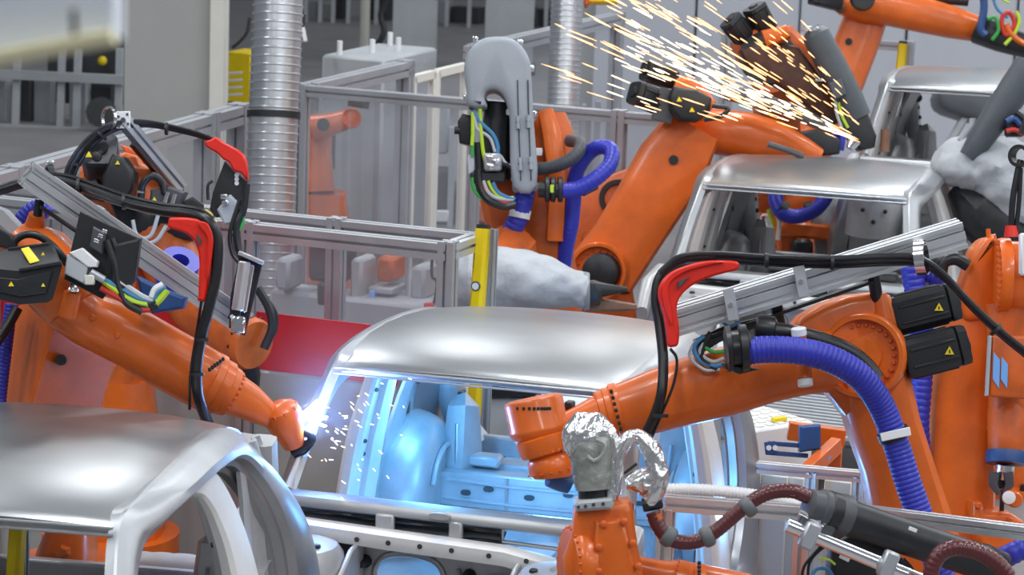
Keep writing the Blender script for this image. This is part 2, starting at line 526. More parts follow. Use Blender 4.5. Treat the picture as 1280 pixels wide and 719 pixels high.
# ---------------------------------------------------------------- light curtains, posts
def curtain(label, top, bot, w, name='light_curtain', dot=None):
    T = Thing(name, label, 'light curtain', V((bot.x, bot.y, 0)), 'yellow light curtains')
    d = (top - bot).normalized()
    T.part('housing', MB().limb([(bot, w * .5, w * .55), (bot.lerp(top, .5), w * .5, w * .55), (top, w * .5, w * .55)], AY, 12, 5), YELLOW)
    for p, s in ((top, 1), (bot, -1)):
        T.part('end_cap', MB().limb([(p, w * .45, w * .5), (p + d * (s * w * .3), w * .45, w * .5)], AY, 12, 4), BLACK)
    off = AX * (w * (.72 if w > .06 else .2)) + AY * (w * .3)
    T.part('carrier', extrusion(V((bot.x, bot.y, 0)) + off, top + off + d * .0, w * .55, w * .55, AY), ALUD)
    if dot:
        c = bot.lerp(top, dot) - AY * (w * .56)
        m = T.part('badge', MB().cyl(c, c - AY * .008, w * .36, n=20), DGREY)
        T.part('badge_face', MB().cyl(c - AY * .008, c - AY * .011, w * .26, n=20), WHITE, m)
    return T
curtain('yellow light curtain bar standing behind the central car roof', W(604, 286, 12.7), W(596, 392, 12.7), px(12.7, 17), dot=.34)
curtain('yellow light curtain bar seen through the central car', W(597, 455, 13.35), W(589, 556, 13.35), px(13.35, 16))
curtain('yellow light curtain at the lower left corner below the near roof', W(24, 640, 9.8), W(17, 740, 9.8), px(9.8, 19))
curtain('thin yellow light curtain beside the farthest car roof', W(1129, 55, 20.6), W(1120, 138, 20.6), px(20.6, 11))
# ---------------------------------------------------------------- spiral ducts
def duct(label, xt, yt, xb, d, r):
    t, b = W(xt, yt, d), W(xb, 300, d)
    b = V((t.x, t.y, 0)) if xb is None else b
    dd = (t - b).normalized()
    b = b - dd * (b.z / dd.z)
    T = Thing('spiral_duct', label, 'duct', b, 'upright spiral ducts')
    L = (t - b).length
    prof, s, k = [], 0.0, 0
    pit = .055 * r / .16
    while s < L:
        prof += [(s, r), (s + pit * .72, r), (s + pit * .80, r * 1.045), (s + pit * .92, r * 1.045)]
        s += pit
    T.part('spiral_pipe', MB().lathe(b, dd, prof, 28), DUCT)
    for y in (148,):
        h = (W(xt, y, d) - b).dot(dd)
        T.part('clamp_band', MB().lathe(b + dd * h, dd, [(0, r * 1.03), (0, r * 1.09), (.04, r * 1.09), (.04, r * 1.03)], 28), BLACKM)
    return T
duct('tall spiral duct standing left of the long clear fence', 350, -60, 336, 16.6, px(16.6, 31))
duct('spiral duct behind the grey hooded robot, left of the sparks', 711, -60, 698, 21.5, px(21.5, 20))
# ---------------------------------------------------------------- pillar, machines of the far hall
def column(label, x0, x1, yb, d, mat_=PILLAR, edge=None, name='hall_pillar', top=7.0, depth=.5, cat='pillar'):
    p0, p1 = W(x0, yb, d), W(x1, yb, d)
    z0 = 0
    T = Thing(name, label, cat, V((p0.x, p0.y, 0)))
    w = (p1 - p0).length
    c = (p0 + p1) / 2
    T.part('shaft', MB().box(V((c.x, c.y + depth / 2, (top + z0) / 2)), (w, depth, top - z0), (V((1, 0, 0)), V((0, 1, 0)), UP), .01), mat_)
    T.part('foot', MB().box(V((c.x, c.y + depth / 2, .05)), (w * 1.1, depth * 1.1, .1), (V((1, 0, 0)), V((0, 1, 0)), UP), .01), DARKM)
    if edge:
        e0, e1 = W(edge[0], yb, d), W(edge[1], yb, d)
        c = (e0 + e1) / 2
        T.part('edge_strip', MB().box(V((c.x, c.y + .05, top / 2)), ((e1 - e0).length, .3, top), (V((1, 0, 0)), V((0, 1, 0)), UP), .01), CREAM)
    return T
column('wide grey pillar with a pale edge strip at upper left', 154, 262, 120, 24, edge=(262, 282))
column('pale grey cabinet column at top centre beside the slim white post', 490, 545, 40, 35, GREYM, top=4.0, name='machine_cabinet', cat='cabinet')
column('broad grey cabinet at top centre right of the slim white post', 606, 668, 20, 36, GREYM, top=4.0, name='machine_cabinet', cat='cabinet')
T = Thing('slim_post', 'slim white post on a flared foot at top centre', 'post', W(455, 72, 36))
p = W(455, 74, 36)
T.part('shaft', MB().cyl(V((p.x, p.y, 0)), V((p.x, p.y, 4.5)), px(36, 6)), CREAM)
T.part('foot', MB().lathe(V((p.x, p.y, 0)), UP, [(0, .16), (.02, .16), (.12, .10), (.3, .07)], 16), CREAM)
# yellow steel box with rungs beyond the pillar
T = Thing('yellow_cabinet', 'yellow steel cabinet with rungs right of the wide pillar', 'cabinet', W(296, 128, 27))
c = W(297, 97, 27)
T.part('body', MB().box(c + AY * .2, (px(27, 34), .4, px(27, 62))), YELLOW)
for sx in (-.1, .1):
    T.part('leg', MB().bar(V((c.x + sx, c.y + .25, 0)), V((c.x + sx, c.y + .25, c.z)), .06), BLACKM)
for k in range(4):
    T.part('rung', MB().bar(W(282, 92 + k * 9, 26.7), W(303, 91 + k * 9, 26.7), px(26, 3)), GREYW)
T.part('hook', MB().tube(smooth(PP([(290, 60), (300, 52), (309, 40), (312, 22)], 26.8), 5), px(27, 2), 6), BLACK)
# frames of a machine line at far left, each bay a frame with posts and shelves
T = Thing('machine_line', 'grey machine frame with shelves at upper left behind the fence', 'machine', W(80, 200, 30))
for x in (-20, 22, 78, 98, 150):
    T.part('upright', MB().bar(W(x, 60, 30), W(x - 4, 210, 30), px(30, 9), .08), GREYM)
for y in (92, 160, 186):
    T.part('shelf_beam', MB().bar(W(-30, y - 1, 29.9), W(160, y + 8, 29.9), px(30, 8), .1), GREYM)
T.part('shelf', MB().bar(W(60, 82, 30.3), W(160, 86, 30.3), px(30, 6), .8), DARKM)
for x0, x1, y0, y1, mm in ((26, 46, 97, 156, DARKM), (48, 72, 98, 158, GREYM), (92, 116, 100, 160, GREYM), (122, 148, 106, 158, DARKM), (-16, 16, 98, 156, GREYM), (0, 14, 164, 184, DARKM), (24, 44, 166, 186, DARKM)):
    c = (W(x0, y0, 30.4) + W(x1, y1, 30.4)) / 2
    T.part('cover_panel', MB().box(c, (px(30, x1 - x0), .25, px(30, y1 - y0))), mm)
T.part('lamp_cap', MB().sphere(W(128, 76, 30), px(30, 6)), YELLOW)
T.part('reel', MB().lathe(W(126, 140, 29.7), V((0.3, -1, 0)), [(0, .02), (0, .16), (.05, .16), (.05, .08)], 16), DARKM)
T = Thing('machine_line', 'pale machine bays at top centre beyond the receding fence', 'machine', W(420, 75, 42))
for x in (384, 402, 418, 437, 472, 560, 588, 684, 702, 722):
    T.part('upright', MB().bar(W(x, -30, 42), W(x - 3, 66 + (x % 7), 42), px(42, 5), .2), GREYM)
for x0, x1, y0, y1, mm in ((384, 400, 0, 50, GREYM), (404, 416, 4, 52, PILLAR), (422, 434, -5, 55, DARKM), (462, 488, -6, 60, DARKM), (548, 562, 0, 56, GREYM), (566, 604, 8, 56, DARKM), (640, 690, 10, 40, DARKM), (690, 720, -5, 40, GREYM), (726, 770, -5, 34, DARKM)):
    c = (W(x0, y0, 42.6) + W(x1, y1, 42.6)) / 2
    T.part('cover_panel', MB().box(c, (px(42, x1 - x0), .25, px(42, y1 - y0))), mm)
T.part('cross_beam', MB().bar(W(378, 50, 41.8), W(450, 52, 41.8), px(42, 6), .2), GREYM)
T.part('cable_loop', MB().tube(smooth(PP([(640, 30), (642, 8), (656, -2), (668, 10), (670, 34)], 41), 5), px(41, 3), 6), BLACK)
T.part('cable_loop', MB().tube(smooth(PP([(470, 60), (480, 40), (476, 18), (486, -6)], 38), 5), px(38, 4), 6), DARKM)
T = Thing('tool_holder', 'small white and black tool hanging beside the spiral duct', 'tool', W(380, 30, 30))
T.part('grip', MB().bar(W(380, 18, 20), W(377, 36, 20), px(20, 6), .03), BLACK)
T.part('sleeve', MB().bar(W(378, 34, 20), W(382, 52, 20), px(20, 5), .03), WHITE)
T.part('cord', MB().tube(smooth(PP([(380, 20), (376, 0), (384, -30)], 20), 4), px(20, 1.2), 5), BLACK)
# platform of the receding cell
c = f2a + AY * 9.5 - AX * 1.0
# grey cabinet with screws on its top behind the fence door
T = Thing('control_cabinet', 'pale grey cabinet with lifting eyes behind the receding fence', 'cabinet', V((0, 0, 0)))
q = Wz(530, 63, 1.95)
q.z = 0
T.part('body', MB().box(q + UP * .96 - AX * .35, (.5, 1.0, 1.92), bev=.02), GREYM)
for sx, sy in ((-.15, -.4), (.0, -.15), (.1, .1), (-.1, .4)):
    T.part('lifting_eye', MB().cyl(q + UP * 1.92 + AX * (sx - .35) + AY * sy, q + UP * 2.02 + AX * (sx - .35) + AY * sy, .02, n=8), WHITE)
# overhead white fixture close to the lens, out of focus
T = Thing('overhead_housing', 'blurred pale overhead housing with a cream edge at top left', 'housing', W(70, 20, 2.3))
d = 2.3
T.part('panel', MB().prism(PP([(-60, -60), (146, -60), (146, 44), (-60, 80)], d), FWD * .05, .004), mat('pale_blue_white_paint', (.80, .84, .92), 0, .4))
T.part('edge_strip', MB().limb([(W(-60, 83, d - .004), px(d, 9), .02), (W(143, 46, d - .004), px(d, 9), .02)], FWD, 12, 4), mat('pale_yellow_edge', (.92, .84, .52), 0, .5))
T.part('pin', MB().cyl(W(92, 12, d - .015), W(93, 44, d - .015), px(d, 4)), BLACK)
# machinery dimly seen through the clear fences
T = Thing('machine_line', 'dim grey machinery seen through the clear fence panes at centre', 'machine', W(560, 300, 24.5))
rnd = random.Random(12)
for x in (404, 430, 462, 476, 502, 528, 566, 600, 730, 748):
    a = W(x, 120 + rnd.uniform(-30, 40), 24.5)
    T.part('upright', MB().bar(V((a.x, a.y, 0)), a, px(24, rnd.choice((5, 8, 12))), .1), rnd.choice((GREYM, PILLAR, ALUD)))
for x0, x1, y0, y1, mm in ((392, 428, 196, 262, DARKM), (436, 460, 150, 210, PILLAR), (440, 458, 205, 265, WHITE), (466, 500, 186, 262, DARKM), (508, 526, 140, 262, GREYM), (532, 562, 210, 268, DARKM), (545, 562, 130, 190, GREYM), (590, 612, 250, 275, ORANGE2), (572, 588, 180, 250, PILLAR), (398, 424, 110, 140, DARKM), (732, 752, 180, 250, GREYM)):
    c = (W(x0, y0, 24.8) + W(x1, y1, 24.8)) / 2
    T.part('cover_panel', MB().box(c, (px(24.8, x1 - x0), .3, px(24.8, y1 - y0)), (V((1, 0, 0)), V((0, 1, 0)), UP), .02), mm)
for x, y in ((488, 266), (514, 268), (553, 270)):
    T.part('bright_guard', MB().box(W(x, y, 23.8), (px(24, 16), .05, px(24, 14)), (V((1, 0, 0)), V((0, 1, 0)), UP), .01), WHITE)
T.part('base', MB().box(V((W(540, 300, 24.8).x, W(540, 300, 24.8).y + .3, .15)), (3.2, .6, .3), (V((1, 0, 0)), V((0, 1, 0)), UP), .02), DARKM)
T = Thing('machine_line', 'small dim machinery between the front fence and the receding fence', 'machine', W(430, 380, 15.4))
for x0, x1, y0, y1, mm in ((352, 372, 320, 360, GREYM), (392, 440, 300, 350, DARKM), (404, 420, 350, 380, DARKM), (446, 462, 320, 372, GREYM), (478, 500, 318, 350, ORANGE2), (470, 486, 372, 392, BLUED), (468, 500, 356, 364, GREYM), (520, 540, 330, 372, GREYM), (470, 476, 360, 396, BLUEL)):  # the blue panels carry a blue glow in their colour
    c = (W(x0, y0, 15.4) + W(x1, y1, 15.4)) / 2
    T.part('cover_panel', MB().box(c, (px(15.4, x1 - x0), .2, px(15.4, y1 - y0)), (AX, AY, UP), .02), mm)
T.part('base', MB().box(V((W(440, 380, 15.4).x, W(440, 380, 15.4).y, .6)), (.9, .25, 1.2), bev=.02), GREYM)
T.part('hook_arm', MB().tube(smooth(PP([(548, 318), (541, 320), (540, 345), (546, 352), (544, 372), (540, 384)], 13.4), 4), px(13.4, 2), 7), BLACKM)
T.part('red_shoe', MB().box(W(536, 382, 13.4), (px(13.4, 12), .04, px(13.4, 7)), (RGT, FWD, UPV)), RED)
# ================================================================ bare car bodies
# car space: x across (right of the viewer), y rearwards, z up; the windscreen header is at y = 0, z = 1.30
CYAW = math.radians(15)
CX = V((math.cos(CYAW), -math.sin(CYAW), 0))
def sgn(s, p):
    return V((p[0] * s, p[1], p[2]))
JL = [(.645, -.34, .86), (.615, -.19, 1.07), (.575, -.01, 1.292), (.585, .16, 1.326), (.587, .48, 1.338), (.575, .85, 1.331), (.55, 1.2, 1.292), (.55, 1.45, 1.21), (.65, 1.62, 1.03), (.72, 1.76, .83), (.76, 1.82, .6), (.77, 1.82, .3), (.83, 1.3, .12), (.83, -.1, .12), (.81, -.42, .3), (.74, -.42, .6)]
OL = [(.685, -.265, .86), (.655, -.135, 1.05), (.63, .035, 1.212), (.648, .23, 1.248), (.657, .55, 1.262), (.648, .88, 1.248), (.64, 1.16, 1.205), (.675, 1.29, 1.11), (.73, 1.35, .98), (.765, 1.40, .82), (.79, 1.40, .56), (.80, 1.25, .34), (.82, 1.0, .31), (.82, 0, .31), (.82, -.22, .36), (.76, -.29, .6)]
def side_frame(s):
    J = smooth([sgn(s, p) for p in JL], 4, True)
    O = smooth([sgn(s, p) for p in OL], 4, True)
    n = len(J)
    cen = V((0, .6, .8))
    rows = []
    def row(t, dx, inset=0.0):
        r = []
        for i, (a, b) in enumerate(zip(J, O)):
            p = a.lerp(b, t)
            k = i / 4
            wk = .42 if k <= 2 else (.42 + .58 * min(1, (k - 2) / 2) if k < 8 else 1)
            p.x += s * dx * wk
            if inset:
                v = cen - p
                v.x = 0
                p = p + v.normalized() * inset
            r.append(p)
        rows.append(r)
    row(0, -.02); row(0, 0); row(.25, .022); row(.55, .034); row(.85, .022); row(1, 0)
    row(1, -.012, .004); row(1, -.03, .012); row(1, -.034, .034); row(1, -.065, .040); row(1, -.07, .062); row(1, -.10, .064)
    row(.6, -.13); row(.1, -.10); row(0, -.02)
    return MB().loft(rows, True, (0, 0))
def pillar_strip(path, hw, th, ref):
    return MB().limb([(V(p), hw * (p[3] if len(p) > 3 else 1), th) for p in [V(q) for q in path]], ref, 14, 5)
def car(origin, label, near=False):
    T = Thing('car_body', label, 'car body', (0, 0, 0), 'bare car bodies on the welding line')
    # roof
    m, nu, prof = MB(), 22, []
    ys = [-.012, 0, .03, .07, .14, .25, .4, .6, .8, 1.0, 1.2, 1.35, 1.5, 1.62, 1.70]
    zs = [1.303, 1.312, 1.320, 1.3295, 1.341, 1.352, 1.36, 1.362, 1.356, 1.34, 1.314, 1.287, 1.243, 1.195, 1.15]
    rings = []
    for y, z in zip(ys, zs):
        r = []
        for i in range(nu + 1):
            u = -1 + 2 * i / nu
            hw = .575 + .012 * min(1, max(0, y) / .4) - .045 * (max(0, y) / 1.3) ** 2
            cr = .018 * u * u + .008 * abs(u) ** 7
            yy = y - .035 * (1 - u * u) if y < 1.3 else y + .04 * (1 - u * u)
            r.append(V((u * hw, yy, z - cr)))
        rings.append(r)
    m.sheet(rings, UP * -.012)
    T.part('roof_panel', m, SHEETR, sharp=50)
    m = MB()
    for k in range(2):
        m.tube([V((-.56, -.035 + .0 * k, 1.287 - .022 * k)), V((0, -.06 - .0 * k, 1.293 - .022 * k)), V((.56, -.035, 1.287 - .022 * k))], .005, 8)
    T.part('header_flange', m, SHEET)
    m = MB().limb([(V((-.57, .06, 1.27)), .022, .06), (V((0, .03, 1.29)), .022, .07), (V((.57, .06, 1.27)), .025, .06)], V((0, 1, 0)), 12, 5)
    T.part('header_rail', m, SHEETD)
    m = MB().limb([(V((-.60, 1.58, 1.14)), .03, .06), (V((0, 1.66, 1.165)), .03, .07), (V((.60, 1.58, 1.14)), .03, .06)], V((0, 1, 0)), 12, 5)
    T.part('rear_header', m, SHEETD)
    for s in (-1, 1):
        sf = T.part('side_frame', side_frame(s), SHEET, sharp=30)
        # inner A pillar flange, the strip the arc lights up
        m = MB().limb([(V((s * .565, -.01, 1.26)), .012, .010), (V((s * .60, -.18, 1.06)), .016, .010), (V((s * .63, -.33, .88)), .02, .010)], V((.5 * s, 1, .3)), 12, 5)
        T.part('windscreen_flange', m, SHEETD, sf)
        # B pillar: broad outer strip with an inner column
        bp = [(V((s * .60, .60, 1.265)), .04, .02), (V((s * .615, .70, 1.245)), .065, .022), (V((s * .64, .80, 1.15)), .09, .028), (V((s * .685, .84, 1.0)), .11, .034), (V((s * .73, .84, .80)), .13, .04), (V((s * .77, .84, .5)), .145, .04), (V((s * .79, .84, .28)), .16, .03)]
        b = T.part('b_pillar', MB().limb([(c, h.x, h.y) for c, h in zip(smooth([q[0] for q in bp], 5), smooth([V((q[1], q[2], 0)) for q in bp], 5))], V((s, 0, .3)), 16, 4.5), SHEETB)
        bi = [(c - V((s * .045, -.03, 0)), h * .55, w * .8) for c, h, w in bp]
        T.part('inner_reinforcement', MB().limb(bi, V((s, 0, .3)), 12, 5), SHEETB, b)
        hm = MB()
        for z in (1.05, .98, .82, .74, .6):
            q = V((s * (.705 + .22 * (1.05 - z)), .54, z))
            hm.cyl(q + V((0, -.07, 0)), q + V((0, -.084, 0)), .011, n=10)
        # quarter: inner panel, wheel house, shock tower, C pillar
        q = MB()
        rows = []
        for z, y0, y1, x in ((1.2, 1.22, 1.5, .59), (1.05, 1.18, 1.6, .62), (.92, 1.1, 1.65, .65), (.78, 1.0, 1.68, .67), (.6, .95, 1.7, .69), (.3, .95, 1.7, .70)):
            rows.append([V((s * (x + .01 * math.sin(k * 1.9)), y0 + (y1 - y0) * k / 10, z)) for k in range(11)])
        qp = T.part('quarter_inner_panel', q.sheet(rows, V((s * .015, 0, 0))), SHEETD)
        pockets = MB()
        for y, z, a, bb in ((1.42, 1.12, .04, .05), (1.62, 1.0, .05, .04), (1.3, .98, .03, .05), (1.75, .9, .03, .03), (1.25, .84, .02, .03)):
            xx = .588 + (1.2 - z) * .2
            pockets.limb([(V((s * (xx - .003), y, z)), a, bb), (V((s * (xx + .004), y, z)), a, bb)], V((0, 0, 1)), 14, 3)
        T.part('access_hole', pockets, DARKM, qp, kind='stuff')
        w = MB()
        rows = []
        for k in range(13):
            t = math.pi * (k / 12) * .98
            R = .33
            rows.append([V((s * (.70 - dx), 1.32 - math.cos(t) * (R - dr), .42 + math.sin(t) * (R * 1.18 - dr))) for dx, dr in ((0, 0), (.05, 0), (.10, .012), (.14, .03), (.165, .06), (.18, .10), (.186, .16), (.19, .22), (.19, .3))])
        w.loft(rows, False, (0, 0))
        wh = T.part('wheel_house', w, SHEETD, sharp=60)
        m = MB().tube(smooth([V((s * (.505), 1.32 - math.cos(t) * .2, .45 + math.sin(t) * .22)) for t in (.4, .9, 1.5, 2.1, 2.7)], 5), .012, 8)
        T.part('pressed_bead', m, SHEETD, wh)
        m = MB().limb([(V((s * .48, 1.46, .85)), .03, .03), (V((s * .465, 1.43, .82)), .055, .05), (V((s * .46, 1.41, .66)), .07, .06), (V((s * .455, 1.39, .48)), .085, .065), (V((s * .45, 1.36, .26)), .10, .07)], V((s, .4, 0)), 16, 9)
        st = T.part('shock_tower', m, SHEETD)
        m = MB().lathe(V((s * .47, 1.44, .838)), UP, [(0, .05), (.01, .048), (.022, .035), (.024, .018), (.012, .015)], 16)
        bm2 = MB().tube([V((s * .47, 1.35, .76)), V((s * .462, 1.33, .6)), V((s * .455, 1.30, .4))], .008, 6)
        T.part('pressed_bead', bm2, SHEET, st)
        m = MB().limb([(V((s * .60, 1.55, 1.17)), .05, .05), (V((s * .60, 1.58, 1.02)), .06, .05), (V((s * .585, 1.62, .85)), .07, .05), (V((s * .55, 1.65, .70)), .07, .05), (V((s * .46, 1.66, .60)), .06, .05)], V((s, 0, 0)), 14, 4.5)
        cpl = T.part('c_pillar', m, SHEETD)
        m = MB()
        for x, y, z, r in ((.56, 1.50, 1.10, .018), (.55, 1.53, 1.04, .030), (.55, 1.56, .97, .014), (.535, 1.57, .90, .014), (.53, 1.58, .82, .026), (.48, 1.60, .70, .022), (.45, 1.60, .62, .014)):
            m.cyl(V((s * x, y, z)), V((s * (x + .03), y + .12, z)), r, n=12)
        T.part('pillar_hole', m, DARKM, cpl, kind='stuff')
        m = MB()
        for y, z in ((.76, .80), (.78, .74), (.76, 1.02)):
            m.cyl(V((s * (.652 + .2 * (1.0 - z)), y - .0, z)), V((s * (.646 + .2 * (1.0 - z)), y - .004, z)), .009, n=10)
        T.part('pillar_hole', m, DARKM, b, kind='stuff')
        # front structure ahead of the firewall
        m = MB().limb([(V((s * .70, -.36, .84)), .05, .035), (V((s * .72, -.6, .80)), .055, .035), (V((s * .71, -.72, .75)), .05, .03), (V((s * .70, -.82, .70)), .04, .03)], V((s, 0, 0)), 14, 4.5)
        ap = T.part('apron_rail', m, SHEETD)
        m = MB()
        m.lathe(V((s * .50, -.60, .42)), UP, [(0, .20), (.2, .19), (.30, .175), (.335, .15), (.345, .11), (.345, .05), (.33, .045)], 18)
        stf = T.part('front_strut_tower', m, SHEETD)
        bm_ = MB().bolts(V((s * .50, -.60, .762)), UP, .11, .016, 3, .014)
        bm_.bolts(V((s * .50 - .0, -.795, .6)), V((0, -1, 0)), .07, .015, 4, .015)
        T.part('stud', bm_, BLACKM, stf, kind='stuff')
        m = MB().prism([V((s * .30, y, z)) for y, z in ((-.42, .15), (-.42, .75), (-.55, .74), (-.7, .66), (-.8, .52), (-.8, .3), (-.7, .15))], V((s * .02, 0, 0)), .006)
        T.part('apron_panel', m, SHEETD)
        m = MB().limb([(V((s * .42, -.42, .34)), .05, .05), (V((s * .42, -.6, .36)), .055, .05), (V((s * .42, -.82, .36)), .055, .05)], V((s, 0, 0)), 12, 6)
        T.part('chassis_leg', m, SHEETD)
    # cowl, bulkhead
    m = MB()
    rings = []
    for y, z in ((-.30, .872), (-.34, .878), (-.39, .873), (-.40, .86), (-.405, .84)):
        rings.append([V((x, y - .03 * (1 - (x / .68) ** 2), z + .006 * (1 - (x / .68) ** 2))) for x in [-.66 + 1.32 * k / 16 for k in range(17)]])
    cw = T.part('cowl_panel', m.sheet(rings, V((0, .012, -.008))), SHEET)
    T.part('cowl_slot', MB().limb([(V((-.01, -.428, .866)), .012, .04), (V((-.01, -.445, .866)), .012, .04)], V((1, 0, 0)), 16, 2.5), SHEETD, cw)
    cp = None
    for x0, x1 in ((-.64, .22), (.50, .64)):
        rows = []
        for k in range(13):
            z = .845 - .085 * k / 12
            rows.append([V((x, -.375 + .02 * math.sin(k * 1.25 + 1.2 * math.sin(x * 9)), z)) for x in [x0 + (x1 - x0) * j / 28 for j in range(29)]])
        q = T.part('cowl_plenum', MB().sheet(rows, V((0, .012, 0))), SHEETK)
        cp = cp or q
    T.part('opening_lip', MB().tube([V((.22, -.40, .838)), V((.22, -.40, .785)), V((.50, -.40, .778)), V((.50, -.40, .832)), V((.22, -.40, .838))], .008, 8), SHEET, cp)
    for x, wd in ((-.22, .035), (.05, .025)):
        T.part('bracket', MB().box(V((x, -.425, .80)), (wd * 2, .03, .10), (V((1, 0, 0)), V((0, 1, 0)), UP), .008), SHEETD, cp)
    m = MB().limb([(V((-.64, -.43, .772)), .032, .045), (V((-.2, -.46, .764)), .034, .05), (V((.25, -.46, .752)), .034, .05), (V((.5, -.43, .70)), .036, .05), (V((.63, -.40, .65)), .04, .05)], V((0, 1, 0)), 14, 5)
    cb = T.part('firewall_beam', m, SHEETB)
    m = MB()
    for x in (-.5, -.3, -.18, -.06, .06, .2, .34):
        p = V((x, -.512, .766 - .03 * max(0, x)))
        m.cyl(p, p + V((0, .006, 0)) - V((0, .004, 0)), .010, n=8)
    T.part('bolt_hole', m, DARKM, cb, kind='stuff')
    o = [V((x, -.40, z)) for x, z in ((-.68, .745), (-.34, .745), (0, .745), (.34, .74), (.68, .70), (.70, .4), (.70, .12), (.34, .12), (0, .12), (-.34, .12), (-.70, .12), (-.70, .4))]
    cx, cz = -.13, .57
    ins = [V((cx + a, -.40, cz + b)) for a, b in ((-.13, .07), (-.09, .115), (0, .13), (.09, .115), (.13, .07), (.135, 0), (.13, -.16), (.08, -.165), (0, -.165), (-.08, -.165), (-.13, -.16), (-.135, 0))]
    fw = T.part('firewall', MB().holed(o, ins, V((0, .012, 0))), SHEETD)
    T.part('opening_rim', MB().tube(smooth(ins, 3, True) + [ins[0]], .012, 8, (0, 0)), SHEET, fw)
    for x0, x1, z0, z1 in ((-.60, -.38, .38, .655), (.16, .34, .38, .655), (.40, .62, .33, .58)):
        c = V(((x0 + x1) / 2, -.42, (z0 + z1) / 2))
        T.part('pressed_panel', MB().box(c, (x1 - x0, .05, z1 - z0), (V((1, 0, 0)), V((0, 1, 0)), UP), .02), SHEETD, fw)
    m = MB()
    for pts in ([(.19, .54), (.22, .50), (.28, .50), (.31, .46), (.31, .40), (.36, .36), (.44, .36)], [(-.60, .60), (-.5, .59), (-.4, .6)], [(.42, .46), (.5, .44), (.58, .44)], [(-.34, .58), (-.35, .40), (-.34, .2)], [(.06, .58), (.07, .4), (.06, .2)]):
        m.tube(smooth([V((x, -.447 if x > .15 or x < -.38 else -.41, z + .085)) for x, z in pts], 5), .009, 6)
    T.part('pressed_bead', m, SHEET, fw, kind='stuff')
    m = MB()
    for x, z in ((-.60, .60), (-.48, .595), (-.30, .57), (.10, .56), (.48, .60), (-.45, .52), (.5, .32)):
        m.lathe(V((x, -.40, z + .085)), V((0, -1, 0)), [(0, .026), (.02, .024), (.03, .016), (.06, .012), (.062, .004)], 10)
    T.part('stud', m, BLACKM, fw, kind='stuff')
    # floor, seat pan, rear shelf and its pressings
    T.part('floor_pan', MB().box(V((0, .8, .2)), (1.6, 2.4, .03), (V((1, 0, 0)), V((0, 1, 0)), UP)), SHEETD)
    T.part('tunnel', MB().limb([(V((0, -.4, .26)), .12, .13), (V((0, 1.2, .24)), .12, .13)], UP, 14, 3), SHEETD)
    rs = T.part('rear_shelf', MB().box(V((0, 1.48, .55)), (1.12, .36, .03), (V((1, 0, 0)), V((0, 1, 0)), UP), .01), SHEETD)
    T.part('shelf_front', MB().box(V((0, 1.30, .49)), (1.12, .04, .16), (V((1, 0, 0)), V((0, 1, 0)), UP), .012), SHEETD, rs)
    T.part('shelf_step', MB().box(V((0, 1.46, .572)), (.9, .12, .03), (V((1, 0, 0)), V((0, 1, 0)), UP), .012), SHEETD, rs)
    T.part('rear_panel', MB().box(V((0, 1.66, .60)), (1.2, .05, .09), (V((1, 0, 0)), V((0, 1, 0)), UP), .012), SHEETD, rs)
    for x0, x1, y0, z0 in ((-.42, -.28, 1.40, .60), (.12, .36, 1.40, .59), (-.08, .02, 1.55, .585)):
        T.part('shelf_box', MB().box(V(((x0 + x1) / 2, y0, z0)), (x1 - x0, .09, .05), (V((1, 0, 0)), V((0, 1, 0)), UP), .012), SHEETD, rs)
    m = MB()
    for z in (.53, .45):
        m.tube([V((-.5, 1.278, z)), V((-.2, 1.276, z - .005)), V((.5, 1.278, z))], .008, 6)
    for x in (-.22, .12, .44):
        m.tube([V((x, 1.277, .56)), V((x, 1.277, .42))], .007, 6)
    T.part('shelf_bead', m, SHEETD, rs, kind='stuff')
    T.part('seat_back_panel', MB().box(V((0, 1.32, .32)), (1.2, .02, .3), (V((1, 0, 0)), V((0, 1, 0)), UP), .008), SHEETD)
    m = MB()
    for x in (-.4, -.3, -.12, .05, .2, .36):
        c = V((x, 1.278, .50 + .02 * math.sin(x * 20)))
        m.limb([(c, .012, .022), (c - V((0, .006, 0)), .012, .022)], V((1, 0, 0)), 12, 3)
    for x in (-.36, -.05, .3):
        c = V((x, 1.58, .566))
        m.limb([(c, .05, .02), (c + UP * .004, .05, .02)], V((0, 1, 0)), 14, 3)
    T.part('shelf_hole', m, DARKM, rs, kind='stuff')
    T.e.location = origin
    T.e.rotation_euler = (0, 0, -CYAW)
    return T
def copy_car(T, origin, label, yaw=None):
    def cp(o, parent):
        c = o.copy()
        COL.objects.link(c)
        c.parent = parent
        for ch in kids[o]:
            cp(ch, c)
        return c
    kids = {}
    for o in list(COL.objects):
        kids.setdefault(o, [])
        if o.parent:
            kids.setdefault(o.parent, []).append(o)
    r = cp(T.e, None)
    r.location = origin
    r['label'] = label
    r.rotation_euler = (0, 0, -(CYAW if yaw is None else yaw))
    return r
HZ = 1.87
def car_at(p):      # world point of the header's middle -> origin
    return V((p.x, p.y, p.z - 1.30))
cA = (Wz(423, 453, HZ) + Wz(780, 486, HZ)) / 2
CARA = car_at(cA)
carA = car(CARA, 'bare silver car body in the middle, being welded at its left windscreen pillar')
CARB = car_at((Wz(880, 226, HZ) + Wz(1135, 246, HZ)) / 2)
copy_car(carA, CARB, 'bare silver car body right of the sparks, behind the grey rail robot')
YAWC = math.radians(9)
CARC = car_at(W(152, 652, 8.2) - V((math.cos(YAWC), -math.sin(YAWC), 0)) * .575)
copy_car(carA, CARC, 'bare silver car body nearest the lens at lower left, roof and door arch', YAWC)
CARD = car_at(W(1108, 105, 18.0) + CX * .575)
copy_car(carA, CARD, 'farthest bare silver car body, at upper right beneath an orange arm')
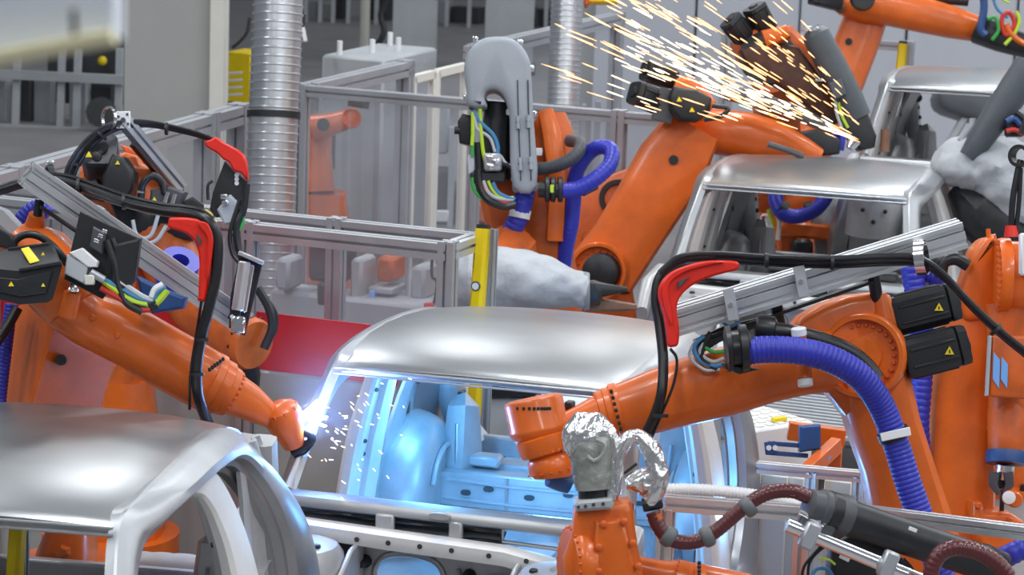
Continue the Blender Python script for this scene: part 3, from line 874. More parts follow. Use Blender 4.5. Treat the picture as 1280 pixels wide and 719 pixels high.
# skids that carry the bodies along the line
for p, nm in ((CARA, 'central'), (CARB, 'second'), (CARC - AX * .15, 'nearest'), (CARD, 'farthest')):
    T = Thing('body_skid', 'grey steel skid under the ' + nm + ' car body', 'skid', V((p.x, p.y, 0)), 'skids under the car bodies')
    z = p.z + .115
    for s in (-.6, .6):
        c = V((p.x, p.y, 0)) + AX * s
        T.part('runner', MB().bar(c - AY * .7 + UP * (z - .07), c + AY * 1.7 + UP * (z - .07), .1, .14), GREYM)
        for t in (-.6, .6, 1.6):
            T.part('leg', MB().bar(c + AY * t, c + AY * t + UP * (z - .14), .1, .1), GREYM)
# ================================================================ robot building blocks
def pedestal(T, sh, r=.30, mat_=None):
    mat_ = mat_ or ORANGE
    g = V((sh.x, sh.y, 0))
    b = T.part('base', MB().lathe(g, UP, [(0, r * 1.25), (.05, r * 1.25), (.06, r), (max(.12, sh.z * .35), r * .9), (max(.14, sh.z * .37), r * 1.05), (max(.2, sh.z * .45), r * 1.05)], 24), mat_)
    T.part('anchor_bolt', MB().bolts(g + UP * .05, UP, r * 1.12, .02, 10, .04), BLACKM, b, kind='stuff')
    T.part('turret', MB().limb([(g + UP * sh.z * .42, r * .8, r * .7), (g + UP * sh.z * .75, r * .75, r * .6), (sh, r * .6, r * .55)], FWD, 20, 4), mat_)
def motor(T, a, b, r, ref=None, tri=None, name='motor', mat_=None, fins=4, lab=None):
    d, u, v = basis(b - a, ref)
    L = (b - a).length
    o = T.part(name, MB().limb([(a, r * .92, r * .92), (a + d * L * .06, r, r), (a + d * L * .82, r, r), (a + d * L * .84, r * .9, r * .9), (a + d * L * .86, r * 1.02, r * 1.02), (b, r * .98, r * .98)], u, 20, 6), mat_ or BLACK)
    m = MB()
    for k in range(fins):
        t = (k + .5) / fins - .5
        for q, w in ((u, v), (v, u), (-u, v), (-v, u)):
            c = a + d * L * .44 + q * r * 1.02 + w * (t * r * 1.7)
            m.box(c, (L * .72, r * .14, r * .12), (d, w, q), .002)
    if fins:
        T.part('cooling_fin', m, mat_ or BLACK, o, kind='stuff')
    m = MB().lathe(b, d, [(0, r * .5), (r * .18, r * .46), (r * .2, r * .2)], 14)
    T.part('brake_cap', m, BLACKM, o)
    if tri is not None:
        for (t, sx) in tri:
            n = -FWD - v * 0
            # sticker on the long face turned to the viewer
            face = max((u, v, -u, -v), key=lambda q: q.dot(-FWD))
            side = d.cross(face)
            c = a + d * (L * t) + face * (r * 1.10) + side * (r * sx)
            s = T.part('warning_triangle', triangle(c, face, r * .28, UPV), YELT, o)
            T.part('warning_mark', MB().bar(c + face * .0035 + UPV * r * .1, c + face * .0035 - UPV * r * .08, r * .07, .002, face, .0005), BLACK, s)
    return o
def hub(T, c, ax, R, depth, name='joint_hub', n=22, recess=.25, mat_=None, br=None, parent=None):
    mat_ = mat_ or ORANGE
    ax = ax.normalized()
    o = T.part(name, MB().lathe(c, ax, [(0, R * 1.02), (depth * .85, R), (depth, R * .96), (depth, R * .86), (depth * (1 - recess), R * .82), (depth * (1 - recess), R * .45), (depth * (1 - recess * .6), R * .42), (depth * (1 - recess * .6), .001)], 36), mat_, parent)
    T.part('bolt_ring', MB().bolts(c + ax * depth * (1 - recess), ax, R * .72, br or R * .055, n, R * .07), ORANGEB, o, kind='stuff')
    return o
def cables(T, specs, d=None, parent=None):
    for mm, r, pts in specs:
        pp = PP(pts, d)
        T.part('cable', MB().tube(smooth(pp, 8), px(pts[0][2] if d is None else d, r), 8), mm, parent)
def plate(T, name, pts, d, th, mat_, bev=.006, sm=0, parent=None, label=None, direc=None):
    p = PP(pts, d)
    if sm:
        p = smooth(p, sm, True)
    return T.part(name, MB().prism(p, (direc or FWD) * th, bev), mat_, parent, label)
def tie(T, x, y, d, ax, r, w=.012, mat_=None, parent=None):
    c = W(x, y, d)
    return T.part('cable_tie', MB().lathe(c - ax.normalized() * w / 2, ax, [(0, r * .9), (0, r), (w, r), (w, r * .9)], 14), mat_ or BLACK, parent)
def ring(T, name, x, y, d, ax, R, w, mat_, t=.2, parent=None):
    c = W(x, y, d)
    ax = ax.normalized()
    return T.part(name, MB().lathe(c - ax * w / 2, ax, [(0, R * (1 - t)), (0, R), (w, R), (w, R * (1 - t)), (0, R * (1 - t))], 24, (0, 0)), mat_, parent)

# ================================================================ right foreground robot
D = 10.0
T = Thing('welding_robot', 'orange rail robot in the right foreground with blue ribbed hose', 'robot', V((W(1160, 760, D).x, W(1160, 760, D).y, 0)), 'robots')
pedestal(T, W(1175, 800, D + .2))
T.part('link_arm', MB().limb([(W(1070, 420, D + .16), px(D, 40), .15), (W(1090, 480, D + .16), px(D, 47), .15), (W(1103, 530, D + .16), px(D, 45), .15), (W(1118, 575, D + .17), px(D, 44), .155), (W(1133, 630, D + .18), px(D, 47), .16), (W(1150, 700, D + .2), px(D, 54), .17), (W(1175, 800, D + .2), px(D, 60), .17)], FWD, 28, 5.5), ORANGE)
plate(T, 'elbow_housing', [(985, 418), (1002, 396), (1030, 380), (1062, 369), (1098, 365), (1114, 369), (1122, 385), (1130, 430), (1142, 496), (1128, 520), (1092, 527), (1058, 520), (1036, 492), (1010, 490), (990, 470)], D + .03, .26, ORANGE, .035)
hub(T, W(1081, 445, D + .05), -FWD - RGT * .3, px(D, 54), .06, n=26, recess=.55)
plate(T, 'hub_cover', [(1050, 425), (1085, 412), (1105, 440), (1098, 465), (1062, 470)], D + .03, .02, ORANGE, .01, 4)
# forearm
fa = [(1040, 448, 43), (1000, 453, 42), (960, 462, 42), (900, 479, 44), (850, 492, 42), (800, 508, 38), (772, 514, 33)]
T.part('forearm', MB().limb([(W(x, y, D + .1), px(D, h), px(D, h * 1.0)) for x, y, h in fa], FWD, 28, 2.4), ORANGE)
ax = W(740, 521, D + .1) - W(800, 506, D + .1)
axn = ax.normalized()
c = W(776, 513, D + .1)
wr = T.part('wrist_ring', MB().lathe(c, ax, [(0, px(D, 36)), (.025, px(D, 36)), (.03, px(D, 33)), (.05, px(D, 33)), (.055, px(D, 31)), (.075, px(D, 31)), (.085, px(D, 26)), (.11, px(D, 24))], 32), ORANGE)
T.part('bolt_ring', MB().bolts(c + axn * .06, axn, px(D, 27), .007, 18, .025), ORANGEB, wr, kind='stuff')
m = MB()
for k in range(7):
    t = -.75 + k * .2
    q = c + axn * .03 + UPV.cross(axn) * 0
    m.box(W(764 + k * 2.0, 489 + k * 8, D - .005 + .09 - .085 * math.cos(t)), (.012, .014, .014), (axn, FWD, axn.cross(FWD)))
T.part('ring_slot', m, BLACK, wr, kind='stuff')
T.part('wrist_fork', MB().limb([(W(752, 520, D + .1), px(D, 27), px(D, 27)), (W(728, 528, D + .08), px(D, 22), px(D, 26)), (W(700, 540, D + .05), px(D, 20), px(D, 26)), (W(680, 548, D + .03), px(D, 20), px(D, 26))], FWD, 20, 3), ORANGE)
up1 = W(666, 497, D + .02) - W(676, 545, D + .02)
wh = T.part('wrist_drum', MB().lathe(W(677, 552, D + .02), up1, [(0, px(D, 26)), (.02, px(D, 35)), (.04, px(D, 38)), (.05, px(D, 38)), (.055, px(D, 37)), (.145, px(D, 37.5)), (.155, px(D, 36)), (.16, px(D, 30))], 32), ORANGE)
un = up1.normalized()
m = MB()
for k in range(9):
    t = -1.0 + k * .16
    m.box(W(677, 552, D + .02) + un * .125 + (-FWD * math.cos(t) + RGT * math.sin(t + .5) * .8).normalized() * px(D, 37), (.011, .011, .012), (RGT, FWD, UPV))
T.part('drum_slot', m, BLACK, wh, kind='stuff')
lw = T.part('wrist_neck', MB().lathe(W(690, 590, D), W(677, 548, D) - W(690, 590, D), [(0, px(D, 17)), (.06, px(D, 20)), (.07, px(D, 31)), (.09, px(D, 33)), (.13, px(D, 33)), (.14, px(D, 26))], 28), ORANGE)
T.part('bolt_ring', MB().bolts(W(683, 566, D), un, px(D, 30), .006, 22, .015), ORANGEB, lw, kind='stuff')
fl_ = T.part('tool_flange', MB().lathe(W(690, 597, D), V(un) + RGT * .12, [(0, px(D, 24)), (.015, px(D, 28)), (.055, px(D, 29)), (.075, px(D, 25)), (.09, px(D, 20))], 28), ORANGE)
T.part('bolt_ring', MB().bolts(W(690, 590, D), un, px(D, 29), .008, 14, .004), ORANGEB, fl_, kind='stuff')
T.part('tool_adapter', MB().lathe(W(712, 604, D + .05), W(690, 596, D + .03) - W(712, 604, D + .05), [(0, px(D, 14)), (.04, px(D, 15)), (.08, px(D, 14))], 20), BLUED)
T.part('sensor_block', MB().box(W(712, 510, D + .12), (.03, .04, .05)), BLACK)
# the two motors
motor(T, W(1114, 396, D + .1), W(1194, 376, D + .12), px(D, 24), UPV, [(.66, .1)], fins=2)
motor(T, W(1128, 450, D + .05), W(1206, 430, D + .07), px(D, 25), UPV, [(.66, .1)], fins=2)
# pipe stubs with white tips
for (x0, y0, x1, y1) in ((997, 432, 999, 420), (1003, 462, 1006, 474)):
    T.part('pipe_stub', MB().cyl(W(x0 + 2, y0 + (14 if y1 < y0 else -14), D - .18), W(x1, y1, D - .2), px(D, 9), n=14), ORANGE)
    T.part('white_tip', MB().cyl(W(x1, y1, D - .2), W(x1 + (1 if y1 > y0 else -1), y1 + (9 if y1 > y0 else -10), D - .205), px(D, 9.5), n=14, bev=.003), WHITE)
# rail on two rubber posts
ra, rb = W(840, 402, D - .05), W(1203, 291, D - .02)
dn = (rb - ra).normalized()
rl = T.part('carrier_rail', extrusion(ra, rb, .10, .095, UP, (2, 2), .02, .03), ALU)
for x, y in ((913, 381), (1001, 352)):
    c = W(x, y, D - .125)
    o = T.part('clamp_plate', MB().bar(c + UPV * .055 + RGT * -.008, c - UPV * .055 + RGT * .012, .04, .006, FWD), ALUD, rl)
    T.part('clamp_bolt', MB().cyl(c - FWD * .003, c - FWD * .012, .008, n=10), CHROME, o)
T.part('cover_strip', MB().bar(W(875, 425, D - .02), W(1090, 352, D), .03, .012, UP), BLACK, rl)
for x, y in ((977, 402), (1097, 357)):
    T.part('rubber_post', MB().cyl(W(x, y + 22, D + .05), W(x - 7, y - 22, D), px(D, 8), n=14), RUBBER)
    T.part('post_boss', MB().cyl(W(x + 6, y + 42, D + .06), W(x + 1, y + 10, D + .05), px(D, 15), px(D, 10), 18), ORANGE)
plate(T, 'tray', [(868, 425), (905, 408), (960, 395), (958, 405), (900, 428), (872, 445)], D - .02, .08, BLACK)
# red swan-neck bracket
RB3 = [(921, 327), (885, 326), (858, 332), (838, 341), (826, 354), (823, 370), (829, 392), (833, 415), (835, 432), (841, 434), (848, 430), (849, 408), (846, 388), (850, 372), (864, 358), (884, 348), (908, 341), (922, 337)]
o = plate(T, 'swan_neck_bracket', RB3, D - .14, .05, RED, .008, 4, label='red swan-neck hose bracket')
plate(T, 'bracket_rim', [(840, 341), (858, 333), (885, 327), (905, 328), (880, 333), (855, 341), (838, 354), (836, 372), (841, 400), (838, 405), (829, 375), (828, 356)], D - .155, .02, RED, .004, 3, o)
plate(T, 'bracket_slot', [(848, 352), (862, 346), (856, 352), (848, 362)], D - .158, .018, DGREY, .002, 0, o)
# black supply cables
cb = [(804, 548, 9.9), (818, 520, 9.88), (827, 490, 9.87), (829, 450, 9.9), (825, 410, 9.93), (820, 375, 9.95), (826, 345, 9.96), (852, 325, 9.96), (895, 321, 9.95), (960, 325, 9.9), (1040, 327, 9.85), (1110, 324, 9.86), (1150, 326, 9.86), (1180, 345, 9.86), (1215, 382, 9.86), (1250, 415, 9.86), (1300, 455, 9.86)]
T.part('supply_hose', MB().tube(smooth(PP(cb[:9]), 8), px(D, 6.5), 12), RUBBER)
for q, r in ((0, 3.4), (5, 3.0), (-4, 2.6)):
    T.part('supply_cable', MB().tube(smooth(PP([(x + q * .5, y + q, d + .004 * q) for x, y, d in cb[6:]]), 8), px(D, r + 1), 8), RUBBER)
T.part('supply_cable', MB().tube(smooth(PP([(838, 436, 9.82), (846, 450, 9.84), (842, 480, 9.86), (826, 520, 9.88), (812, 553, 9.9)]), 8), px(D, 2), 6), RUBBER)
for x, y, a in ((826, 520, UPV), (1040, 328, RGT), (958, 326, RGT), (1245, 412, RGT - UPV)):
    tie(T, x, y, 9.84, a, px(D, 9.5))
ring(T, 'cable_ring', 1152, 322, 9.86, RGT + UPV * .1 - FWD * .35, px(D, 22), .035, CHROME, .2)
T.part('ring_bolt', MB().cyl(W(1152, 300, 9.86), W(1152, 310, 9.86), .008, n=8), CHROME)
# hoses over the forearm
bl = [(925, 440, 9.72), (960, 437, 9.72), (1005, 440, 9.72), (1045, 452, 9.74), (1078, 474, 9.78), (1103, 510, 9.84), (1120, 555, 9.86), (1134, 600, 9.86), (1150, 645, 9.86), (1170, 700, 9.86), (1190, 760, 9.9)]
T.part('blue_hose', hose(PP(bl), px(D, 16), .07, 16, px(D, 1.5)), BLUE, label='blue ribbed hose')
T.part('black_hose', hose(PP([(955, 412, 9.85), (985, 416, 9.85), (1020, 424, 9.86), (1055, 437, 9.88), (1080, 455, 9.9), (1096, 475, 9.9)]), px(D, 11), 0, 14), RUBBER)
ax = W(960, 437, 9.72) - W(925, 440, 9.72)
co = T.part('hose_collar', MB().lathe(W(906, 437, 9.74), ax, [(0, px(D, 20)), (.006, px(D, 28)), (.022, px(D, 29)), (.026, px(D, 22)), (.05, px(D, 22)), (.054, px(D, 30)), (.078, px(D, 29)), (.084, px(D, 22)), (.10, px(D, 18))], 28), RUBBER)
T.part('hose_collar', MB().lathe(W(945, 409, 9.86), W(985, 416, 9.86) - W(945, 409, 9.86), [(0, px(D, 16)), (.03, px(D, 18)), (.06, px(D, 17)), (.07, px(D, 12))], 24), RUBBER)
plate(T, 'collar_foot', [(905, 455), (950, 462), (925, 468), (908, 462)], 9.72, .15, BLACK)
ring(T, 'hose_clamp', 1117, 543, 9.86, W(1120, 555, 9.86) - W(1103, 510, 9.84), px(D, 20), .03, BLACK, .2)
T.part('clamp_plate', MB().bar(W(1101, 547, 9.79), W(1138, 539, 9.79), .03, .01, FWD), WHITE)
cables(T, [(CYAN, 3, [(880, 420), (868, 432), (872, 448), (890, 458), (905, 455)]), (GREYW, 2.5, [(884, 424), (875, 440), (890, 452), (905, 448)]), (CYAN, 2, [(900, 400), (912, 408), (925, 402)]), (GREEN, 2.5, [(880, 434), (892, 440), (905, 440)]), (GREYW, 2, [(870, 425), (862, 445), (880, 462), (900, 462)]), (BLACK, 3, [(888, 415), (880, 432), (878, 450), (896, 462)])], D - .05)

# ================================================================ left foreground robot
D = 10.0
T = Thing('welding_robot', 'orange rail robot at left whose torch makes the welding arc', 'robot', V((W(60, 640, D).x, W(60, 640, D).y + .55, 0)), 'robots')
pedestal(T, W(84, 700, D + .68))
T.part('turret_casting', MB().limb([(W(96, 630, D + .55), px(D, 22), .13), (W(90, 660, D + .56), px(D, 30), .16), (W(84, 690, D + .58), px(D, 38), .18), (W(80, 740, D + .6), px(D, 42), .2)], FWD, 22, 3), ORANGE)
plate(T, 'casting_nose', [(66, 690), (76, 682), (86, 686), (86, 694), (72, 698)], D + .36, .1, ORANGE, .01)
for x in (60, 82, 101):
    T.part('casting_slot', MB().box(W(x, 713, D + .40), (.03, .05, .03), (RGT, FWD, UPV), .003), BLACK)
T.part('link_arm', MB().loft([PP([(30, 360, D + .52), (62, 372, D + .21), (68, 374, D + .20), (150, 410, D + .5), (152, 412, D + .54), (100, 380, D + .8)]),
    PP([(22, 388, D + .52), (62, 407, D + .21), (68, 409, D + .20), (146, 447, D + .5), (147, 450, D + .54), (95, 420, D + .8)]),
    PP([(4, 492, D + .56), (40, 492, D + .26), (45, 492, D + .25), (130, 490, D + .55), (132, 490, D + .58), (80, 480, D + .85)]),
    PP([(-22, 640, D + .6), (-2, 640, D + .3), (3, 640, D + .3), (100, 640, D + .6), (102, 640, D + .64), (55, 630, D + .9)])]), ORANGE, sharp=25)
T.part('cast_hole', MB().cyl(W(78, 450, D + .34), W(76, 450, D + .235), px(D, 7), n=18), BLACK)
T.part('elbow_housing', MB().limb([(W(22, 300, D + .16), px(D, 30), .12), (W(45, 322, D + .15), px(D, 46), .17), (W(72, 352, D + .12), px(D, 46), .18), (W(95, 384, D + .12), px(D, 38), .16)], FWD, 24, 3.2), ORANGE)
fa = [(70, 360, 40), (90, 384, 36), (112, 400, 35), (140, 412, 37), (168, 424, 39), (205, 446, 40), (245, 468, 40), (262, 477, 39)]
T.part('forearm', MB().limb([(W(x, y, D + .1 + (x - 70) * .0011), px(D, h), px(D, h)) for x, y, h in fa], FWD, 28, 2.3), ORANGE)
a, b = W(258, 475, D + .30), W(328, 513, D + .375)
axn = (b - a).normalized()
wr = T.part('wrist_ring', MB().lathe(a, axn, [(0, px(D, 40)), (.03, px(D, 40)), (.035, px(D, 37)), (.07, px(D, 37)), (.075, px(D, 34)), (.1, px(D, 33)), (.105, px(D, 27))], 32), ORANGE)
T.part('bolt_ring', MB().bolts(a + axn * .1, axn, px(D, 29), .008, 24, .014), ORANGEB, wr, kind='stuff')
m = MB()
for k in range(6):
    m.box(W(262 + k * 3.4, 462 - k * 2.6, D + .30 - .105 + k * .006), (.012, .014, .012), (RGT, UPV, FWD))
T.part('ring_slot', m, BLACK, wr, kind='stuff')
T.part('wrist_cone', MB().limb([(a + axn * .09, px(D, 29), px(D, 29)), (W(310, 502, D + .37), px(D, 24), px(D, 25)), (W(324, 511, D + .39), px(D, 20), px(D, 24)), (W(338, 520, D + .42), px(D, 15), px(D, 20)), (W(346, 526, D + .45), px(D, 9), px(D, 14))], FWD, 24, 2.6), ORANGE)
hx = W(345, 496, D + .47) - W(366, 552, D + .50)
hd = T.part('wrist_head', MB().lathe(W(368, 556, D + .46), hx - FWD * .05, [(0, px(D, 15)), (.05, px(D, 19)), (.09, px(D, 24)), (.13, px(D, 26)), (.16, px(D, 23)), (.18, px(D, 13))], 28), ORANGE)
T.part('head_hole', MB().bolts(W(368, 556, D + .46) + (hx - FWD * .05).normalized() * .15, hx - FWD * .05, px(D, 20.5), .012, 9, .014), ORANGEB, hd, kind='stuff')
tq = [(362, 540, D + .5), (374, 540, D + .46), (386, 543, D + .44), (390, 550, D + .44), (380, 558, D + .45), (366, 566, D + .47)]
T.part('torch_body', MB().cyl(W(356, 540, D + .53), W(376, 541, D + .46), px(D, 13), px(D, 9), 16), BLUED)
T.part('torch_cable', MB().tube(smooth(PP(tq), 6), px(D, 6), 10), RUBBER)
T.part('torch_cable', MB().tube(smooth(PP([(392, 555, D + .44), (382, 566, D + .45), (368, 572, D + .47)]), 6), px(D, 1.6), 6), RUBBER)
T.part('torch_nozzle', MB().cyl(W(375, 540, D + .47), W(374, 527, D + .49), px(D, 5), px(D, 3), 14), SKINR)
# motors at the back
fr = PP([(-25, 334), (23, 339), (74, 327), (78, 332), (66, 374), (60, 378), (24, 381), (-25, 368)], D - .42)
bk = PP([(-30, 318), (10, 311), (62, 304), (67, 306), (66, 360), (60, 366), (12, 368), (-30, 356)], D - .1)
mo = T.part('motor', MB().loft([fr, bk]), BLACK)
fc = [(c - FWD * .012) for c in PP([(-25, 344), (22, 349), (66, 338), (58, 366), (26, 371), (-25, 360)], D - .42)]
T.part('motor_cover', MB().prism(fc, FWD * .02, .004), BLACKM, mo)
T.part('cover_rib', MB().bar(W(24, 338, D - .425), W(77, 328, D - .425), .012, .02, FWD), BLACKM, mo)
T.part('cover_rib', MB().bar(W(10, 312, D - .12), W(62, 305, D - .12), .012, .02, FWD), BLACKM, mo)
T.part('label', MB().prism([W(27, 312, D - .20) - FWD * .012, W(37, 310, D - .19) - FWD * .012, W(50, 327, D - .345) - FWD * .012, W(38, 330, D - .355) - FWD * .012], UP * .004, .001), YELT, mo, label='yellow motor label')
for x, y, s in ((14, 356, 4), (54, 357, 3)):
    T.part('warning_triangle', triangle(W(x, y, D - .437), -FWD, px(D, s), UPV), YELT, mo)
T.part('warning_triangle', triangle(W(55, 318, D - .245) - FWD * .02, -FWD, px(D, 3), UPV), YELT, mo)
T.part('lifting_boss', MB().cyl(W(84, 395, D - .04), W(91, 365, D - .06), px(D, 13), px(D, 11), 20), ORANGE)
T.part('lifting_eye', MB().lathe(W(91, 365, D - .06), UPV, [(0, px(D, 7)), (.01, px(D, 8)), (.02, px(D, 5)), (.04, px(D, 4)), (.05, px(D, 6))], 14), CHROME)
T.part('casting_boss', MB().bolts(W(116, 398, D - .01), -FWD, .0, .014, 1, .02).bolts(W(147, 420, D + .03), -FWD, .0, .012, 1, .02), ORANGEB, kind='stuff')
T.part('black_hose', hose(PP([(16, 312, D - .1), (20, 300, D - .1), (34, 293, D - .1), (52, 297, D - .1), (70, 312, D - .1), (84, 330, D - .08)]), px(D, 5), 0, 10), RUBBER)
T.part('housing_post', MB().cyl(W(46, 276, D + .05), W(50, 250, D + .05), px(D, 6), n=14), RUBBER)
T.part('post_boss', MB().cyl(W(42, 300, D + .1), W(46, 268, D + .05), px(D, 18), px(D, 10), 18), ORANGE)
T.part('blue_hose', hose(PP([(18, 290, D + .3), (30, 270, D + .3), (48, 258, D + .3), (62, 268, D + .3)]), px(D, 9), .1, 12), BLUE)
T.part('blue_hose', hose(PP([(14, 380, D + .35), (8, 430, D + .35), (2, 480, D + .35), (-4, 540, D + .35)]), px(D, 8), .1, 12), BLUE)
T.part('black_hose', hose(PP([(22, 385, D + .3), (8, 410, D + .28), (-10, 436, D + .25)]), px(D, 7), 0, 10), RUBBER)
plate(T, 'grey_arm_cover', [(-10, 255), (6, 262), (30, 288), (26, 300), (10, 292), (-10, 275)], D + .1, .1, GREYM)
plate(T, 'cable_box', [(-10, 280), (14, 294), (22, 312), (-10, 308)], D - .05, .08, BLACK)
# carrier rail
ra, rb = W(34, 217, D - .02), W(304, 403, D + .35)
rl = T.part('carrier_rail', extrusion(ra, rb, .10, .095, UP, (2, 2), .02, .03), ALU)
T.part('cover_strip', MB().bar(W(50, 258, D), W(120, 306, D + .06), .03, .012, UP), BLACK, rl)
plate(T, 'mounting_plate', [(100, 264), (121, 274), (176, 299), (166, 330), (128, 374), (80, 349)], D - .12, .012, BLACK, .003)
plate(T, 'valve_box', [(142, 306), (175, 298), (168, 350), (150, 370), (138, 352)], D - .17, .07, BLACK, .008)
plate(T, 'connector_block', [(116, 283), (132, 291), (128, 318), (112, 308)], D - .16, .04, DGREY, .006)
plate(T, 'junction_box', [(84, 318), (110, 333), (105, 355), (80, 342)], D - .20, .08, GREYW, .004)
plate(T, 'junction_lid', [(86, 316), (102, 310), (122, 327), (120, 334), (110, 334)], D - .205, .05, WHITE, .003)
for q in range(3):
    T.part('valve', MB().cyl(W(118 + q * 5, 300 - q * 6, D - .19), W(124 + q * 5, 302 - q * 6, D - .19), px(D, 2.4), n=10), CHROME)
T.part('plug', MB().cyl(W(113, 340, D - .19), W(130, 350, D - .18), px(D, 5), n=12), ALUD)
T.part('plug', MB().box(W(112, 350, D - .19), (.035, .03, .035), (RGT, FWD, UPV), .004), CREAM)
cables(T, [(BLACK, 5, [(134, 300), (144, 330), (148, 355), (158, 378), (178, 390)]), (BLACK, 3.5, [(140, 298), (152, 330), (153, 352), (162, 374), (184, 386)]), (LIME, 4.2, [(130, 352), (150, 366), (168, 377), (188, 381)]), (CYAN, 4, [(128, 350), (150, 360), (172, 372), (190, 377)]), (REDW, 4, [(126, 360), (148, 372), (170, 386), (188, 387)]), (GREYW, 4, [(150, 352), (164, 362), (180, 372), (192, 376)]), (GREEN, 3, [(132, 350), (142, 362), (160, 374), (186, 384)]), (LIME, 4.5, [(194, 380), (202, 372), (209, 363)]), (WHITE, 4.5, [(190, 372), (194, 362), (204, 356)]), (CYAN, 4, [(192, 376), (197, 365), (207, 359)])], D - .16)
T.part('cable_sleeve', MB().cyl(W(186, 382, D - .15), W(196, 378, D - .15), px(D, 8), n=14), BLACK)
plate(T, 'blue_valve_block', [(170, 345), (205, 362), (232, 372), (228, 386), (190, 392), (176, 372)], D + .02, .1, BLUED, .01)
# vertical sensor carrier at the far end of the rail
plate(T, 'sensor_plate', [(300, 316), (328, 329), (306, 420), (286, 410), (288, 370)], D + .22, .02, BLACKM, .004)
T.part('roller', MB().cyl(W(306, 327, D + .16), W(297, 388, D + .16), px(D, 8), n=18, bev=.005), ALU)
T.part('roller', MB().cyl(W(314, 331, D + .17), W(304, 390, D + .17), px(D, 4.5), n=14, bev=.004), CHROME)
T.part('top_lip', MB().bar(W(299, 316, D + .18), W(329, 329, D + .18), .015, .08, FWD), ALUD)
plate(T, 'hinge', [(294, 378), (302, 381), (298, 404), (284, 398)], D + .16, .03, BLACK, .004)
for x, y in ((292, 385), (290, 396)):
    T.part('screw', MB().lathe(W(x, y, D + .16), -FWD, [(0, .008), (.008, .006)], 10), WHITE)
T.part('sensor_block', MB().box(W(298, 406, D + .14), (.05, .05, .06), (RGT, FWD, UPV), .006), CHROME)
# red bracket and supply hose
RB1 = [(210.7, 274), (215.6, 272), (233, 272), (252.6, 275), (260, 279), (267, 294.5), (268, 306), (265, 324), (260, 357), (256.5, 376), (248.7, 376), (247.7, 372), (248.7, 333), (247.7, 316), (242.8, 302), (233, 292.6), (219.5, 287.7), (210.7, 284)]
o = plate(T, 'swan_neck_bracket', RB1, D - .05, .05, RED, .008, 4, label='red swan-neck hose bracket')
plate(T, 'bracket_rim', [(250, 277), (260, 280), (266, 295), (266, 310), (261, 345), (257, 345), (259, 310), (258, 295), (248, 282)], D - .065, .02, RED, .004, 3, o)
plate(T, 'bracket_slot', [(245, 292), (252, 300), (250, 308), (246, 300)], D - .056, .01, DGREY, .001, 0, o)
hp = [(-20, 243, 10.2), (5, 236, 10.2), (28, 229, 10.2), (60, 224, 10.18), (93, 231, 10.16), (153, 252, 10.1), (200, 263, 10.04), (244, 269, 9.98), (264, 281, 9.96), (272, 303, 9.96), (270, 345, 9.96), (261, 385, 9.96), (251, 425, 9.98), (246, 460, 10.0), (247, 490, 10.03), (254, 515, 10.1), (268, 545, 10.25)]
T.part('supply_hose', MB().tube(smooth(PP(hp), 8), px(D, 7), 12), RUBBER)
T.part('supply_cable', MB().tube(smooth(PP([(x + 3, y - 8, d) for x, y, d in hp[3:9]]), 8), px(D, 2.5), 8), RUBBER)
T.part('supply_cable', MB().tube(smooth(PP([(252, 376, 9.96), (245, 420, 9.98), (238, 470, 10.0), (237, 512, 10.05)]), 8), px(D, 1.8), 8), RUBBER)
for x, y, a, dd in ((98, 233, RGT, 10.14), (155, 253, RGT, 10.1), (252, 425, UPV, 9.97), (246, 468, UPV, 10.0)):
    tie(T, x, y, dd, a, px(D, 9.5))
ring(T, 'cable_ring', 62, 217, 10.0, RGT + FWD * .5, px(D, 11), .02, BLACKM, .25)
T.part('ring_clip', MB().box(W(63, 204, 10.0), (.03, .02, .015), (RGT, FWD, UPV)), CHROME)

# ================================================================ second left robot, behind
D = 12.4
T = Thing('welding_robot', 'orange robot behind the left foreground robot, its arm end before the red panel', 'robot', V((W(140, 420, D).x, W(140, 420, D).y, 0)), 'robots')
pedestal(T, W(140, 470, D + .3))
T.part('link_arm', MB().limb([(W(160, 270, D + .2), px(D, 34), .15), (W(150, 350, D + .2), px(D, 38), .16), (W(140, 470, D + .3), px(D, 42), .16)], FWD, 20, 5), ORANGE2)
T.part('elbow_housing', MB().limb([(W(105, 225, D + .1), px(D, 24), .12), (W(140, 225, D + .1), px(D, 36), .16), (W(175, 245, D + .1), px(D, 40), .17), (W(215, 300, D + .05), px(D, 36), .16)], FWD, 22, 3), ORANGE2)
T.part('forearm', MB().limb([(W(180, 262, D + .05), px(D, 38), px(D, 38)), (W(215, 330, D), px(D, 36), px(D, 36)), (W(245, 385, D - .05), px(D, 33), px(D, 33)), (W(285, 415, D - .08), px(D, 31), px(D, 31))], FWD, 24, 2.4), ORANGE2)
a, b = W(270, 410, D - .08), W(318, 432, D - .25)
we = T.part('arm_end', MB().lathe(a, b - a, [(0, px(D, 30)), (.14, px(D, 32)), ((b - a).length * .93, px(D, 33)), ((b - a).length, px(D, 30))], 28), ORANGE2)
T.part('bolt_ring', MB().bolts(a.lerp(b, .85), b - a, px(D, 33), .009, 12, .006), BLACKM, we, kind='stuff')
T.part('wrist_stub', MB().limb([(W(305, 445, D - .1), px(D, 16), px(D, 16)), (W(312, 470, D - .08), px(D, 14), px(D, 14)), (W(315, 490, D - .05), px(D, 9), px(D, 9))], FWD, 14, 3), BLACK)
plate(T, 'orange_cap', [(93, 240), (97, 222), (106, 210), (120, 226), (118, 240)], D - .1, .15, ORANGE, .02)
plate(T, 'orange_flange', [(146, 197), (155, 190), (172, 195), (174, 205), (184, 216), (172, 252), (158, 254), (160, 224)], D - .02, .15, ORANGE, .02)
plate(T, 'orange_block', [(150, 180), (178, 190), (205, 225), (196, 232), (160, 200)], D + .2, .1, ORANGE2, .015)
